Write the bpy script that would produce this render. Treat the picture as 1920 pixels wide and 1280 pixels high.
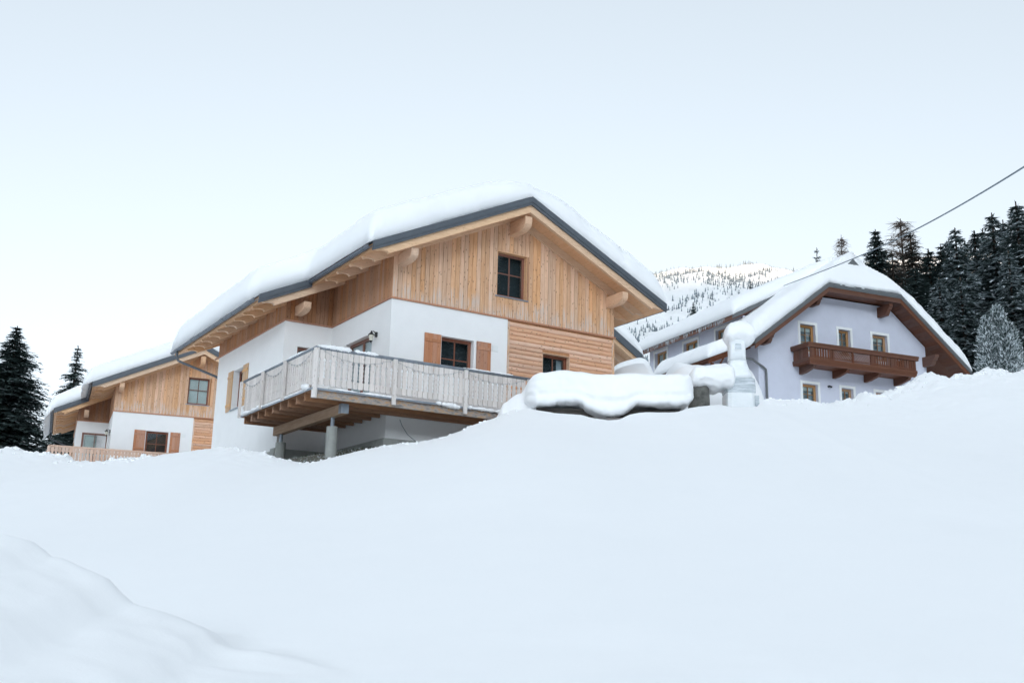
import bpy, math, random
import numpy as np
from mathutils import Matrix, Vector
random.seed(7); rng = np.random.default_rng(7)
S = bpy.context.scene
for o in list(bpy.data.objects): bpy.data.objects.remove(o)
R = math.radians
# ------------------------------------------------------------------ camera
F_PX, PITCH, ROLL = 1994.8, 0.238364, 0.022325
cam = bpy.data.cameras.new('camera'); cam.sensor_width = 36.0; cam.lens = F_PX / 1920 * 36.0
cam.clip_start = 0.1; cam.clip_end = 14000
co = bpy.data.objects.new('camera', cam); S.collection.objects.link(co)
co.matrix_world = Matrix.Rotation(R(90) + PITCH, 4, 'X') @ Matrix.Rotation(ROLL, 4, 'Z')
S.camera = co
S.render.resolution_x, S.render.resolution_y = 1024, 682
# ------------------------------------------------------------------ world, sun, exposure
SUN_EL, SUN_AZ = 10.0, 178.0       # azimuth clockwise from +Y
W = bpy.data.worlds.new('World'); S.world = W; W.use_nodes = True
nt = W.node_tree; nt.nodes.clear()
out = nt.nodes.new('ShaderNodeOutputWorld'); bg = nt.nodes.new('ShaderNodeBackground')
sky = nt.nodes.new('ShaderNodeTexSky'); sky.sky_type = 'NISHITA'; sky.sun_disc = False
sky.sun_elevation = R(SUN_EL); sky.sun_rotation = R(SUN_AZ)
sky.altitude = 1200; sky.air_density = 1.0; sky.dust_density = 9.5; sky.ozone_density = 1.0
bw = nt.nodes.new('ShaderNodeRGBToBW'); hs = nt.nodes.new('ShaderNodeMixRGB'); hs.inputs[0].default_value = 0.95
tn = nt.nodes.new('ShaderNodeMixRGB'); tn.blend_type = 'MULTIPLY'; tn.inputs[0].default_value = 1.0; tn.inputs[2].default_value = (.905, .995, 1.075, 1)
nt.links.new(sky.outputs[0], bw.inputs[0]); nt.links.new(sky.outputs[0], hs.inputs[1]); nt.links.new(bw.outputs[0], hs.inputs[2]); veil = nt.nodes.new('ShaderNodeMixRGB'); veil.inputs[0].default_value = .43; veil.inputs[2].default_value = (2.2, 2.3, 2.4, 1)
nt.links.new(hs.outputs[0], veil.inputs[1]); nt.links.new(veil.outputs[0], tn.inputs[1]); nt.links.new(tn.outputs[0], bg.inputs[0])
bg.inputs[1].default_value = 0.15; nt.links.new(bg.outputs[0], out.inputs[0])
sl = bpy.data.lights.new('sun', 'SUN'); sl.energy = 2.3; sl.angle = R(0.53); sl.color = (1.0, 0.74, 0.50)
so = bpy.data.objects.new('sun', sl); S.collection.objects.link(so)
_az, _el = R(SUN_AZ), R(SUN_EL)
SUNV = Vector((math.sin(_az) * math.cos(_el), math.cos(_az) * math.cos(_el), math.sin(_el)))
so.rotation_euler = SUNV.to_track_quat('Z', 'Y').to_euler()
S.view_settings.view_transform = 'Standard'; S.view_settings.look = 'None'
S.view_settings.gamma = 1.0; S.view_settings.use_curve_mapping = False
S.view_settings.exposure = 1.58

# ------------------------------------------------------------------ helpers
def vnoise(x, y, seed=0):
    x = np.asarray(x, float); y = np.asarray(y, float)
    xi = np.floor(x).astype(np.int64); yi = np.floor(y).astype(np.int64)
    xf = x - xi; yf = y - yi
    def h(a, b):
        n = (a * 374761393 + b * 668265263 + seed * 974634777) & 0xffffffff
        n = ((n ^ (n >> 13)) * 1274126177) & 0xffffffff
        return ((n ^ (n >> 16)) & 0xffffff) / float(0xffffff) * 2 - 1
    sx = xf * xf * xf * (xf * (xf * 6 - 15) + 10); sy = yf * yf * yf * (yf * (yf * 6 - 15) + 10)
    a = h(xi, yi) * (1 - sx) + h(xi + 1, yi) * sx
    b = h(xi, yi + 1) * (1 - sx) + h(xi + 1, yi + 1) * sx
    return a * (1 - sy) + b * sy
def fbm(x, y, sc, oct=4, seed=0, gain=.5):
    r = 0; a = 1; t = 0
    for i in range(oct):
        r = r + a * vnoise(np.asarray(x) * sc + 17.3 * i, np.asarray(y) * sc - 9.1 * i, seed + i); t += a; a *= gain; sc *= 2.03
    return r / t
def sstep(a, b, x):
    t = np.clip((np.asarray(x, float) - a) / (b - a), 0, 1); return t * t * (3 - 2 * t)

MATS = {}
class NB:
    def __init__(s, name):
        s.m = bpy.data.materials.new(name); s.m.use_nodes = True; s.t = s.m.node_tree; s.t.nodes.clear()
        s.o = s.n('OutputMaterial'); s.b = s.n('BsdfPrincipled'); s.l(s.b.outputs[0], s.o.inputs[0])
        MATS[name] = s.m
    def n(s, k, **kw):
        nd = s.t.nodes.new('ShaderNode' + k)
        for a, v in kw.items(): setattr(nd, a, v)
        return nd
    def l(s, a, b): s.t.links.new(a, b)
    def tc(s, scale=(1, 1, 1), kind='Object', jitter=False):
        t = s.n('TexCoord'); mp = s.n('Mapping'); mp.inputs['Scale'].default_value = scale
        s.l(t.outputs[kind], mp.inputs[0])
        if jitter:
            oi = s.n('ObjectInfo'); m = s.n('Math', operation='MULTIPLY'); m.inputs[1].default_value = 37.0
            s.l(oi.outputs['Random'], m.inputs[0]); s.l(m.outputs[0], mp.inputs['Location'])
        return mp.outputs[0]
    def noise(s, vec, sc, det=3, ro=.5):
        x = s.n('TexNoise'); x.inputs['Scale'].default_value = sc; x.inputs['Detail'].default_value = det
        x.inputs['Roughness'].default_value = ro; s.l(vec, x.inputs['Vector']); return x.outputs['Fac']
    def ramp(s, fac, *st):
        r = s.n('ValToRGB'); e = r.color_ramp.elements
        while len(e) < len(st): e.new(0.5)
        for i, (p, c) in enumerate(st): e[i].position = p; e[i].color = c if len(c) == 4 else (*c, 1)
        s.l(fac, r.inputs[0]); return r.outputs[0]
    def mix(s, fac, a, b, mode='MIX'):
        m = s.n('MixRGB', blend_type=mode)
        for i, v in enumerate((fac, a, b)):
            if hasattr(v, 'node'): s.l(v, m.inputs[i])
            elif i == 0: m.inputs[0].default_value = v
            else: m.inputs[i].default_value = (*v, 1)
        return m.outputs[0]
    def math(s, op, a, b=0.0):
        m = s.n('Math', operation=op)
        for i, v in enumerate((a, b)):
            if hasattr(v, 'node'): s.l(v, m.inputs[i])
            else: m.inputs[i].default_value = v
        return m.outputs[0]
    def col(s, v):
        if hasattr(v, 'node'): s.l(v, s.b.inputs['Base Color'])
        else: s.b.inputs['Base Color'].default_value = (*v, 1)
    def rough(s, v): s.b.inputs['Roughness'].default_value = v
    def bump(s, fac, st=.3, d=.02):
        b = s.n('Bump'); b.inputs['Strength'].default_value = st; b.inputs['Distance'].default_value = d
        s.l(fac, b.inputs['Height']); s.l(b.outputs[0], s.b.inputs['Normal'])

def m_snow(name, sc=1.0, st=.25):
    n = NB(name); v = n.tc(kind='Object')
    a = n.noise(v, 1.3 * sc, 5, .6); b = n.noise(v, 38 * sc, 3, .7)
    n.col(n.mix(a, (.915, .93, .945), (.945, .955, .965))); n.rough(.75)
    n.b.inputs['Specular IOR Level'].default_value = .2
    n.bump(n.math('ADD', n.math('MULTIPLY', a, .6), n.math('MULTIPLY', b, .12)), st, .05); return n.m
m_snow('snow'); m_snow('snow_rough', 2.2, .5)

def m_wood(name, axis, c1, c2, dark, knot=1.0, bleach=0.0, rough=.6, tint=.11):
    n = NB(name)
    sc = {'x': (.9, 14, 14), 'y': (14, .9, 14), 'z': (14, 14, .9)}[axis]
    v = n.tc(sc, jitter=True); v1 = n.tc((1, 1, 1), jitter=True)
    g = n.noise(v, 2.2, 4, .6); base = n.mix(n.ramp(g, (.3, (0, 0, 0)), (.72, (1, 1, 1))), c1, c2)
    oi = n.n('ObjectInfo')
    hsv = n.n('HueSaturation'); n.l(base, hsv.inputs['Color'])
    n.l(n.math('ADD', n.math('MULTIPLY', oi.outputs['Random'], tint * 2), 1 - tint), hsv.inputs['Value'])
    r2 = n.math('FRACT', n.math('MULTIPLY', oi.outputs['Random'], 7.31))
    n.l(n.math('ADD', n.math('MULTIPLY', r2, .3), .82), hsv.inputs['Saturation'])
    c = hsv.outputs[0]
    ks = {'x': (5.5, 13, 13), 'y': (13, 5.5, 13), 'z': (13, 13, 5.5)}[axis]
    kv = n.tc(ks, jitter=True); vo = n.n('TexVoronoi'); vo.inputs['Scale'].default_value = 1.0; n.l(kv, vo.inputs['Vector'])
    k = n.ramp(vo.outputs['Distance'], (.09, (1, 1, 1)), (.23, (0, 0, 0)))
    c = n.mix(n.math('MULTIPLY', k, .75 * knot), c, dark)
    if bleach:
        t = n.n('TexCoord'); sx = n.n('SeparateXYZ'); n.l(t.outputs['Object'], sx.inputs[0])
        zf = n.math('ADD', sx.outputs['Z'], n.math('MULTIPLY', oi.outputs['Random'], -.55))
        zr = n.ramp(n.math('MULTIPLY', zf, 1.0), (.0, (1, 1, 1)), (.28, (0, 0, 0)))
        st = n.ramp(n.noise(n.tc((30, 30, 2), jitter=True), 1, 2), (.42, (0, 0, 0)), (.6, (1, 1, 1)))
        c = n.mix(n.math('MULTIPLY', n.math('MULTIPLY', zr, st), bleach), c, (.62, .55, .5))
    n.col(c); n.rough(rough); n.b.inputs['Specular IOR Level'].default_value = .3
    n.bump(g, .25, .01); return n.m
LA1, LA2, LAD = (.585, .32, .172), (.765, .49, .305), (.15, .065, .035)
m_wood('larch_v', 'z', LA1, LA2, LAD, 1, .8)
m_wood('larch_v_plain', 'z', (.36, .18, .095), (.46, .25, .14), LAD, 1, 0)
m_wood('larch_h', 'x', (.63, .34, .205), (.79, .505, .34), LAD, 1, 0)
m_wood('spruce_u', 'x', (.64, .40, .24), (.77, .53, .34), (.30, .15, .07), .5, 0, .6, .08)
m_wood('spruce_v', 'y', (.62, .375, .225), (.75, .50, .325), (.30, .15, .07), .5, 0, .6, .08)
m_wood('shutter_z', 'z', (.43, .19, .105), (.53, .265, .155), LAD, .8, 0, .55, .1)
m_wood('shutter_pale', 'z', (.56, .33, .17), (.66, .43, .24), LAD, .8, 0, .55, .1)
m_wood('frame_wood', 'z', (.20, .085, .058), (.27, .12, .082), (.08, .03, .02), 0, 0, .4, .05)
m_wood('silver_z', 'z', (.60, .555, .525), (.74, .69, .66), (.30, .22, .19), .7, 0, .8, .10)
m_wood('pinkish_z', 'z', (.52, .36, .28), (.64, .46, .36), (.30, .16, .11), .6, 0, .75, .12)
m_wood('joist_u', 'x', (.28, .15, .09), (.38, .22, .135), (.12, .06, .04), .6, 0, .75, .1)
m_wood('brown_z', 'z', (0.106, 0.039, 0.022), (0.157, 0.064, 0.037), (.05, .02, .015), .4, 0, .5, .15)
m_wood('brown_u', 'x', (0.111, 0.043, 0.024), (0.162, 0.068, 0.039), (.05, .02, .015), .2, 0, .5, .08)
m_wood('brown_v', 'y', (0.102, 0.038, 0.022), (0.145, 0.060, 0.034), (.05, .02, .015), .2, 0, .5, .08)
m_wood('honey_z', 'z', (.35, .19, .085), (.44, .25, .12), (.2, .09, .03), 0, 0, .4, .05)
m_wood('grey_old', 'x', (.075, .068, .06), (.12, .11, .10), (.04, .035, .03), .3, 0, .85, .1)
def m_plain(name, c, rough=.6, var=.06, sc=6, spec=.3, bump=0, metal=0):
    n = NB(name); v = n.tc(); f = n.noise(v, sc, 5, .6)
    n.col(n.mix(n.ramp(f, (.3, (0, 0, 0)), (.7, (1, 1, 1))), tuple(x * (1 - var) for x in c), tuple(min(1, x * (1 + var)) for x in c)))
    n.rough(rough); n.b.inputs['Specular IOR Level'].default_value = spec; n.b.inputs['Metallic'].default_value = metal
    if bump: n.bump(n.noise(v, 60, 3, .6), bump, .01)
    return n.m
m_plain('plaster_white', (.85, .86, .865), .85, .02, 2, .15, .12)
m_plain('plaster_violet', (.60, .625, .72), .85, .035, 1.6, .15, .25)
m_plain('casing_white', (.80, .82, .82), .7, .02, 4)
m_plain('metal_dark', (.085, .100, .118), .45, .12, 3, .5)
m_plain('metal_gutter', (.085, .105, .135), .35, .10, 8, .5)
m_plain('metal_green', (.125, .135, .142), .45, .08, 3, .5)
m_plain('zinc', (.30, .34, .39), .4, .10, 9, .5, 0, .6)
m_wood('beam_v', 'y', (.36, .245, .17), (.48, .35, .26), (.15, .09, .06), .5, 0, .8, .05)
m_plain('rail_grey', (.19, .215, .245), .6, .25, 6)
m_plain('cheek', (.05, .045, .045), .7)
m_plain('concrete', (.36, .375, .36), .9, .12, 4, .2, .3)
m_plain('concrete_dark', (.20, .215, .215), .9, .18, 3, .2, .3)
m_plain('garland', (.30, .32, .34), .6)
m_plain('wire_black', (.03, .035, .04), .6)
m_plain('wire_grey', (.16, .20, .23), .5)
m_plain('iron_black', (.015, .018, .02), .4, .1, 20, .5)
m_plain('curtain', (.62, .68, .72), .9, .05, 3)
m_plain('blind_pale', (.80, .84, .80), .9, .04, 3)
m_plain('interior', (.05, .062, .068), .95)
m_plain('sheer', (.42, .47, .50), .9, .1, 3)
m_plain('stone', (.135, .135, .125), .95, .45, 5, .15, .8)
m_plain('bark', (.085, .065, .052), .95, .3, 12, .1)
m_plain('larch_twig', (.17, .135, .115), .95, .2, 6, .1)
m_plain('needle', (.082, .115, .110), .85, .5, 1.2, .12)
m_plain('needle_dry', (.15, .13, .115), .9, .4, 1.0, .1)
m_plain('frost', (.66, .72, .75), .9, .15, 3, .1)
m_plain('soil', (.17, .165, .145), .95, .35, 4, .1, .8)
m_plain('grass', (.085, .105, .06), .9, .4, 3, .1)
m_plain('hazed_far_tree', (.20, .24, .265), .9, .5, .25, .1)  # paler blue-grey: distance haze put into the tree colour
m_plain('shade_ridge_mat', (.10, .12, .13), .95, .5, .01, .1)
# glass: see-through pane with a real reflection
n = NB('glass'); n.t.nodes.remove(n.b)
tr = n.n('BsdfTransparent'); tr.inputs[0].default_value = (.86, .90, .91, 1)
gl = n.n('BsdfGlossy'); gl.inputs['Roughness'].default_value = .02
lw = n.n('LayerWeight'); lw.inputs['Blend'].default_value = .5
fr = n.n('Math', operation='ADD'); fr.inputs[1].default_value = .07; n.l(n.math('MULTIPLY', n.math('POWER', lw.outputs['Facing'], 5.0), .93), fr.inputs[0])
ms = n.n('MixShader'); n.l(fr.outputs[0], ms.inputs[0]); n.l(tr.outputs[0], ms.inputs[1]); n.l(gl.outputs[0], ms.inputs[2]); n.l(ms.outputs[0], n.o.inputs[0])
n = NB('icicle'); n.col((.75, .8, .85)); n.rough(.15); n.b.inputs['Transmission Weight'].default_value = .5
n = NB('lamp_glass'); n.col((.85, .83, .72)); n.rough(.15); n.b.inputs['Transmission Weight'].default_value = .4
# plastic film wrap: pale, glossy, wrinkled in bands
n = NB('film'); v = n.tc((2.0, 2.0, 26)); w_ = n.noise(v, 1.0, 4, .7)
n.col(n.mix(n.ramp(w_, (.35, (0, 0, 0)), (.65, (1, 1, 1))), (.36, .42, .46), (.74, .79, .83))); n.rough(.22); n.bump(w_, .9, .03)
n = NB('film_pale'); v = n.tc((4.0, 4.0, 8)); w_ = n.noise(v, 1.0, 4, .7)
n.col(n.mix(w_, (.74, .79, .82), (.90, .92, .93))); n.rough(.35); n.bump(w_, .6, .03)
# mountain: snow with rock showing where it is steep
n = NB('mountain'); v = n.tc(); ge = n.n('NewGeometry'); sx = n.n('SeparateXYZ'); n.l(ge.outputs['Normal'], sx.inputs[0])
f = n.math('ADD', sx.outputs['Z'], n.math('MULTIPLY', n.math('SUBTRACT', n.noise(v, .05, 5, .65), .5), .9))
n.col(n.ramp(f, (.30, (.34, .33, .33)), (.44, (.90, .91, .92)))); n.rough(.9); n.bump(n.noise(v, .12, 5, .7), 1.0, 4.0)
# weathered deck rim: grey with orange fresh patches
n = NB('rim_wood'); v = n.tc((3, 3, 9)); f = n.noise(v, 1.6, 5, .65)
n.col(n.ramp(f, (.34, (.15, .14, .14)), (.50, (.36, .32, .29)), (.62, (.46, .26, .12)), (.75, (.30, .26, .24)))); n.rough(.85)

COL = S.collection
def link(name, me, mat=None, parent=None, smooth=False):
    if mat is not None and len(me.materials) == 0:
        for m in (mat if isinstance(mat, (list, tuple)) else [mat]): me.materials.append(MATS[m])
    if smooth: me.polygons.foreach_set('use_smooth', [True] * len(me.polygons))
    o = bpy.data.objects.new(name, me); COL.objects.link(o)
    if parent is not None: o.parent = parent
    return o
def tag(o, label=None, cat=None, group=None, kind=None):
    if label: o['label'] = label
    if cat: o['category'] = cat
    if group: o['group'] = group
    if kind: o['kind'] = kind
    return o
def empty(name, loc=(0, 0, 0), rz=0.0):
    o = bpy.data.objects.new(name, None); COL.objects.link(o); o.location = loc; o.rotation_euler = (0, 0, rz); o.empty_display_size = .3
    return o
class MB:
    def __init__(s): s.v = []; s.f = []; s.mi = []
    def add(s, vs, fs, mi=0):
        b = len(s.v); s.v += [tuple(map(float, p)) for p in vs]; s.f += [tuple(b + i for i in f) for f in fs]; s.mi += [mi] * len(fs); return s
    def box(s, a, b, mi=0):
        x0, y0, z0 = [min(p, q) for p, q in zip(a, b)]; x1, y1, z1 = [max(p, q) for p, q in zip(a, b)]
        return s.add([(x0, y0, z0), (x1, y0, z0), (x1, y1, z0), (x0, y1, z0), (x0, y0, z1), (x1, y0, z1), (x1, y1, z1), (x0, y1, z1)],
                     [(0, 3, 2, 1), (4, 5, 6, 7), (0, 1, 5, 4), (1, 2, 6, 5), (2, 3, 7, 6), (3, 0, 4, 7)], mi)
    def prism(s, poly, d, mi=0):
        """closed polygon of 3D points extruded by the vector d"""
        k = len(poly); a = [Vector(p) for p in poly]; d = Vector(d)
        return s.add([tuple(p) for p in a] + [tuple(p + d) for p in a],
                     [tuple(range(k - 1, -1, -1)), tuple(range(k, 2 * k))] + [(i, (i + 1) % k, k + (i + 1) % k, k + i) for i in range(k)], mi)
    def tube(s, pts, r, n=8, mi=0, cap=True):
        pts = [Vector(p) for p in pts]; rs = r if isinstance(r, (list, tuple)) else [r] * len(pts)
        b = len(s.v); up = Vector((0, 0, 1))
        for i, p in enumerate(pts):
            t = (pts[min(i + 1, len(pts) - 1)] - pts[max(i - 1, 0)]).normalized()
            a = t.cross(up if abs(t.z) < .95 else Vector((1, 0, 0))).normalized(); c = t.cross(a)
            for j in range(n):
                an = 2 * math.pi * j / n; s.v.append(tuple(p + (a * math.cos(an) + c * math.sin(an)) * rs[i]))
        for i in range(len(pts) - 1):
            for j in range(n):
                q = b + i * n; s.f.append((q + j, q + (j + 1) % n, q + n + (j + 1) % n, q + n + j)); s.mi.append(mi)
        if cap:
            s.f.append(tuple(b + j for j in range(n))); s.f.append(tuple(b + (len(pts) - 1) * n + j for j in range(n - 1, -1, -1))); s.mi += [mi, mi]
        return s
    def build(s, name, mat, parent=None, smooth=False, fix=True):
        me = bpy.data.meshes.new(name); me.from_pydata(s.v, [], s.f)
        for m in (mat if isinstance(mat, (list, tuple)) else [mat]): me.materials.append(MATS[m])
        if any(s.mi): me.polygons.foreach_set('material_index', s.mi)
        if fix:
            import bmesh
            bm = bmesh.new(); bm.from_mesh(me); bmesh.ops.recalc_face_normals(bm, faces=bm.faces); bm.to_mesh(me); bm.free()
        return link(name, me, None, parent, smooth)
def grid_mesh(name, X, Y, Z):
    ny, nx = X.shape; vs = np.stack([X, Y, Z], -1).reshape(-1, 3)
    i = np.arange(ny - 1)[:, None] * nx + np.arange(nx - 1)[None]; i = i.ravel()
    fs = np.stack([i, i + 1, i + nx + 1, i + nx], -1)
    me = bpy.data.meshes.new(name); me.vertices.add(len(vs)); me.vertices.foreach_set('co', vs.ravel().astype(np.float32))
    me.loops.add(fs.size); me.loops.foreach_set('vertex_index', fs.ravel().astype(np.int32))
    me.polygons.add(len(fs)); me.polygons.foreach_set('loop_start', np.arange(0, fs.size, 4, dtype=np.int32))
    me.polygons.foreach_set('loop_total', np.full(len(fs), 4, np.int32)); me.update(calc_edges=True)
    me.polygons.foreach_set('use_smooth', [True] * len(fs)); return me

# measured directions: the bearing and height of a point of the skyline, at a distance I choose for it
def at(px, py, y):
    a0, b0 = px - 960, py - 640; cr, sr = math.cos(ROLL), math.sin(ROLL)
    a = a0 * cr + b0 * sr; b = -a0 * sr + b0 * cr
    cp, sp = math.cos(PITCH), math.sin(PITCH)
    d = Vector((a / F_PX, cp + b / F_PX * sp, sp - b / F_PX * cp)); return d * (y / d.y)

# ------------------------------------------------------------------ terrain
CREST = [(-700, 860, 34), (-300, 850, 33), (-100, 846, 32), (0, 842, 31), (22, 838, 31), (34, 838, 31), (50, 846, 31), (64, 845, 31), (80, 849, 31), (105, 849, 31), (130, 853, 31), (139, 862, 31),
 (150, 866, 31), (180, 864, 31), (215, 860, 31), (250, 857, 30.5), (300, 853, 30), (340, 846, 29.5), (370, 842, 29), (395, 839, 28.5), (430, 838, 28), (452, 838, 27.5),
 (470, 842, 27), (500, 850, 26.6), (520, 858, 26.4), (560, 866, 26.3), (585, 867.5, 26.3), (600, 864, 26.3), (640, 853, 26.4), (665, 847, 26.5), (690, 842, 26.6),
 (715, 836, 26.7), (750, 831, 26.8), (785, 828, 26.9), (825, 821, 27), (860, 808, 27.2), (880, 797, 27.3), (905, 789, 27.3), (925, 783, 27.3), (960, 767, 27.3), (1000, 766, 27.2),
 (1040, 773, 27.2), (1090, 776, 27.2), (1110, 783, 27.2), (1140, 787, 27.2), (1160, 786, 27.2), (1180, 777, 27.2), (1200, 773, 27.2), (1270, 773, 27.3), (1290, 766, 27.5), (1310, 763, 27.7), (1330, 761, 27.8),
 (1350, 759, 28), (1370, 764, 28), (1420, 762, 28), (1428, 750, 28.2), (1440, 746, 28.4), (1465, 750, 28.5), (1500, 747, 28.5), (1515, 748, 28.5), (1533, 756, 28.5), (1545, 752, 28.5), (1560, 751, 28.5), (1575, 750, 28.5),
 (1588, 742, 28.5), (1599, 748, 28.5), (1609, 733, 28.5), (1622, 735, 28.5), (1628, 739, 28.5), (1635, 735, 28.5), (1645, 737, 28.5), (1660, 730, 28.5), (1672, 730, 28.5), (1690, 722, 28.5),
 (1705, 712, 28.5), (1720, 703, 28.5), (1731, 696, 28.5), (1750, 696, 28.5), (1757, 704, 28.5), (1775, 709, 28.5), (1790, 705, 28.5), (1815, 699, 28.5), (1840, 695, 28.5), (1860, 692, 28.5), (1900, 696, 28.5), (1960, 690, 28.5), (2200, 680, 29), (2700, 690, 30)]
_c = sorted([tuple(at(*q)) for q in CREST]); CX = np.array([q[0] for q in _c]); CY = np.array([q[1] for q in _c]); CZ = np.array([q[2] for q in _c])
_xs = np.linspace(-60, 60, 2401); _z = np.interp(_xs, CX, CZ); _k = np.exp(-np.linspace(-3, 3, 91) ** 2); _k /= _k.sum()
_zs = np.convolve(np.pad(_z, 45, mode='edge'), _k, 'valid')
def crest_z(x): return np.interp(x, CX, CZ)
def crest_zs(x): return np.interp(x, _xs, _zs)
def crest_y(x): return np.interp(x, CX, CY)
BERM = [(-600, 960), (-200, 985), (0, 1005), (60, 1020), (82, 1045), (110, 1048), (145, 1062), (190, 1080), (215, 1105), (240, 1130), (262, 1130), (300, 1140), (345, 1156), (385, 1176), (402, 1200), (430, 1214), (520, 1222), (640, 1250), (800, 1300)]
_b = sorted([tuple(at(px, py, 8.0)) for px, py in BERM]); BX = np.array([q[0] for q in _b]); BZ = np.array([q[2] for q in _b])
def base_front(x, y):
    yc = crest_y(x); s = np.clip((y - 5.0) / (yc - 5.0), 0, 1)
    z0 = -1.05 + .02 * x
    return z0 + (crest_zs(x) - z0) * (s ** 1.12)
def height(x, y):
    x = np.asarray(x, float); y = np.asarray(y, float)
    yc = crest_y(x); d = y - yc
    z = base_front(x, y) + (crest_z(x) - crest_zs(x)) * np.exp(-(np.minimum(d, 0) / 1.1) ** 2)
    beh = np.where(d > 0, -.75 * (1 - np.exp(-d / .5)) + .10 * np.clip(d - 3, 0, 120), 0); z = z + beh
    # ploughed bank close to the road
    zb = np.interp(x, BX, BZ, left=BZ[0], right=-9)
    zb = zb + .028 * fbm(x, y, 2.6, 4, 5, .6) + .010 * fbm(x, y, 9, 3, 6)
    prof = np.where(y < 8, 1 - .10 * (8 - y) ** 1.5 * .6, 1.0)
    bump = (zb - (8 - np.minimum(y, 8)) * .20) - z
    fall = np.exp(-(np.maximum(y - 8, 0) / .9) ** 2)
    z = z + np.where(y < 8, np.maximum(bump, 0), np.maximum(bump, 0) * fall)
    # road at the camera
    road = 1 - sstep(2.6, 5.2, y); z = z * (1 - road) - 1.6 * road
    z = z + .58 * np.clip(x - 29, 0, 130) * (1 - sstep(40, 75, y)) * sstep(-160, -60, y)
    # surface relief
    z = z + .05 * fbm(x, y, .22, 3, 1) * sstep(4, 9, y) + .018 * fbm(x, y, 1.1, 4, 2) + .006 * fbm(x, y, 5.5, 3, 13)
    pile = sstep(6.6, 9, x) * np.exp(-np.clip(-d, 0, 99) / 3.0) * (d < 6) + .55 * (1 - sstep(-10.2, -9.0, x)) * np.exp(-(d / 2.5) ** 2) + .45 * sstep(-9, -7, x) * (1 - sstep(-6.2, -5, x)) * np.exp(-((d + 1) / 1.6) ** 2)
    pile = pile + .25 * np.exp(-((d + .2) / .4) ** 2) * (1 - sstep(0, 1, x))
    ca = fbm(x, y, 2.6, 4, 3, .6)
    z = z + pile * (.16 * np.abs(ca) * 1.2 + .05 * fbm(x, y, 8, 3, 9) - .06)
    # room for the bare strip under the deck
    z = z - 1.2 * sstep(.35, 1.0, d) * sstep(-7.2, -6.4, x) * (1 - sstep(-1.6, -.6, x)) * (1 - sstep(3.2, 4.0, d))
    return z
def axis(segs):
    o = [segs[0][0]]
    for a, b, st in segs:
        k = max(1, int(round((b - a) / st))); o += list(np.linspace(a, b, k + 1)[1:])
    return np.array(o)
ax = np.concatenate([-np.geomspace(20, 900, 26)[::-1], axis([(-20, -13, .35), (-13, 15, .085), (15, 20, .35)])[1:-1], np.geomspace(20, 900, 26)])
ay = np.concatenate([-np.geomspace(2, 900, 18)[::-1], axis([(-2, 4, .5), (4, 9.4, .06), (9.4, 23, .2), (23, 31.5, .075), (31.5, 60, .6)])[1:-1], np.geomspace(60, 1500, 24)])
GX, GY = np.meshgrid(ax, ay); GZ = height(GX, GY)
GZ = np.where(GY > 100, GZ.clip(None, 22), GZ)
tag(link('snow_ground', grid_mesh('snow_ground', GX, GY, GZ), 'snow'), kind='structure')
def hz(x, y): return float(height(np.array([x]), np.array([y]))[0])

def drift(name, pts, y0, front, back, base, seed=0, rough=.02):
    """rounded snow mound: a ridge line (bearing, height) at distance y0 with a soft front and back"""
    q = sorted([tuple(at(px, py, y0)) for px, py in pts]); X0 = np.array([p[0] for p in q]); Z0 = np.array([p[2] for p in q])
    xs = np.linspace(X0[0] - .02, X0[-1] + .02, 90); t = np.linspace(-1, 1, 41)
    zr = np.interp(xs, X0, Z0); k = np.exp(-np.linspace(-2, 2, 9) ** 2); k /= k.sum(); zr = np.convolve(np.pad(zr, 4, mode='edge'), k, 'valid')
    TT, XX = np.meshgrid(t, xs, indexing='ij')
    YY = y0 + np.where(TT < 0, TT * front, TT * back)
    prof = np.where(TT < 0, np.clip(1 - np.abs(TT) ** 1.35, 0, 1), np.clip(1 - TT ** 2, 0, 1) ** 1.4)
    prof = prof * np.clip(1 - np.abs(2 * (XX - xs[0]) / (xs[-1] - xs[0]) - 1) ** 5, 0, 1) ** .8
    gb = np.minimum(height(XX, YY), zr[None]) - .35
    ZZ = gb + (zr[None] - gb) * prof
    ZZ = ZZ + rough * fbm(XX, YY, 1.6, 4, seed) * prof
    o = link(name, grid_mesh(name, XX, YY, ZZ), 'snow'); return tag(o, kind='structure')

m = MB(); rc_ = random.Random(3)
def clod(x, y, rr):
    z = hz(x, y); b = []; rr *= rc_.uniform(.7, 1.2)
    for i in range(5):
        ph = math.pi * (i + .0) / 4
        for j in range(7):
            q = 1 + rc_.uniform(-.22, .22); b.append((x + rr * 1.3 * q * math.sin(ph) * math.cos(j * .898), y + rr * q * math.sin(ph) * math.sin(j * .898), z + rr * .0 + rr * .75 * q * math.cos(ph)))
    m.add(b, [(i * 7 + j, (i + 1) * 7 + j, (i + 1) * 7 + (j + 1) % 7, i * 7 + (j + 1) % 7) for i in range(4) for j in range(7)])
for i in range(260):
    x = rc_.uniform(6.9, 14.5); d = -abs(rc_.gauss(0, .55)); clod(x, float(crest_y(x)) + d, rc_.uniform(.012, .042) * (1.3 if d > -.35 else 1))
for i in range(90):
    x = rc_.uniform(-15, -10.1); clod(x, float(crest_y(x)) - abs(rc_.gauss(0, .8)), rc_.uniform(.02, .07))
for i in range(120):
    x = rc_.uniform(-7.5, .2); clod(x, float(crest_y(x)) - abs(rc_.gauss(0, .25)), rc_.uniform(.012, .04))
tag(m.build('snow_clods', 'snow', None, True, fix=False), 'small snow clods strewn along the ploughed snow crest', 'snow', kind='stuff')
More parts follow.
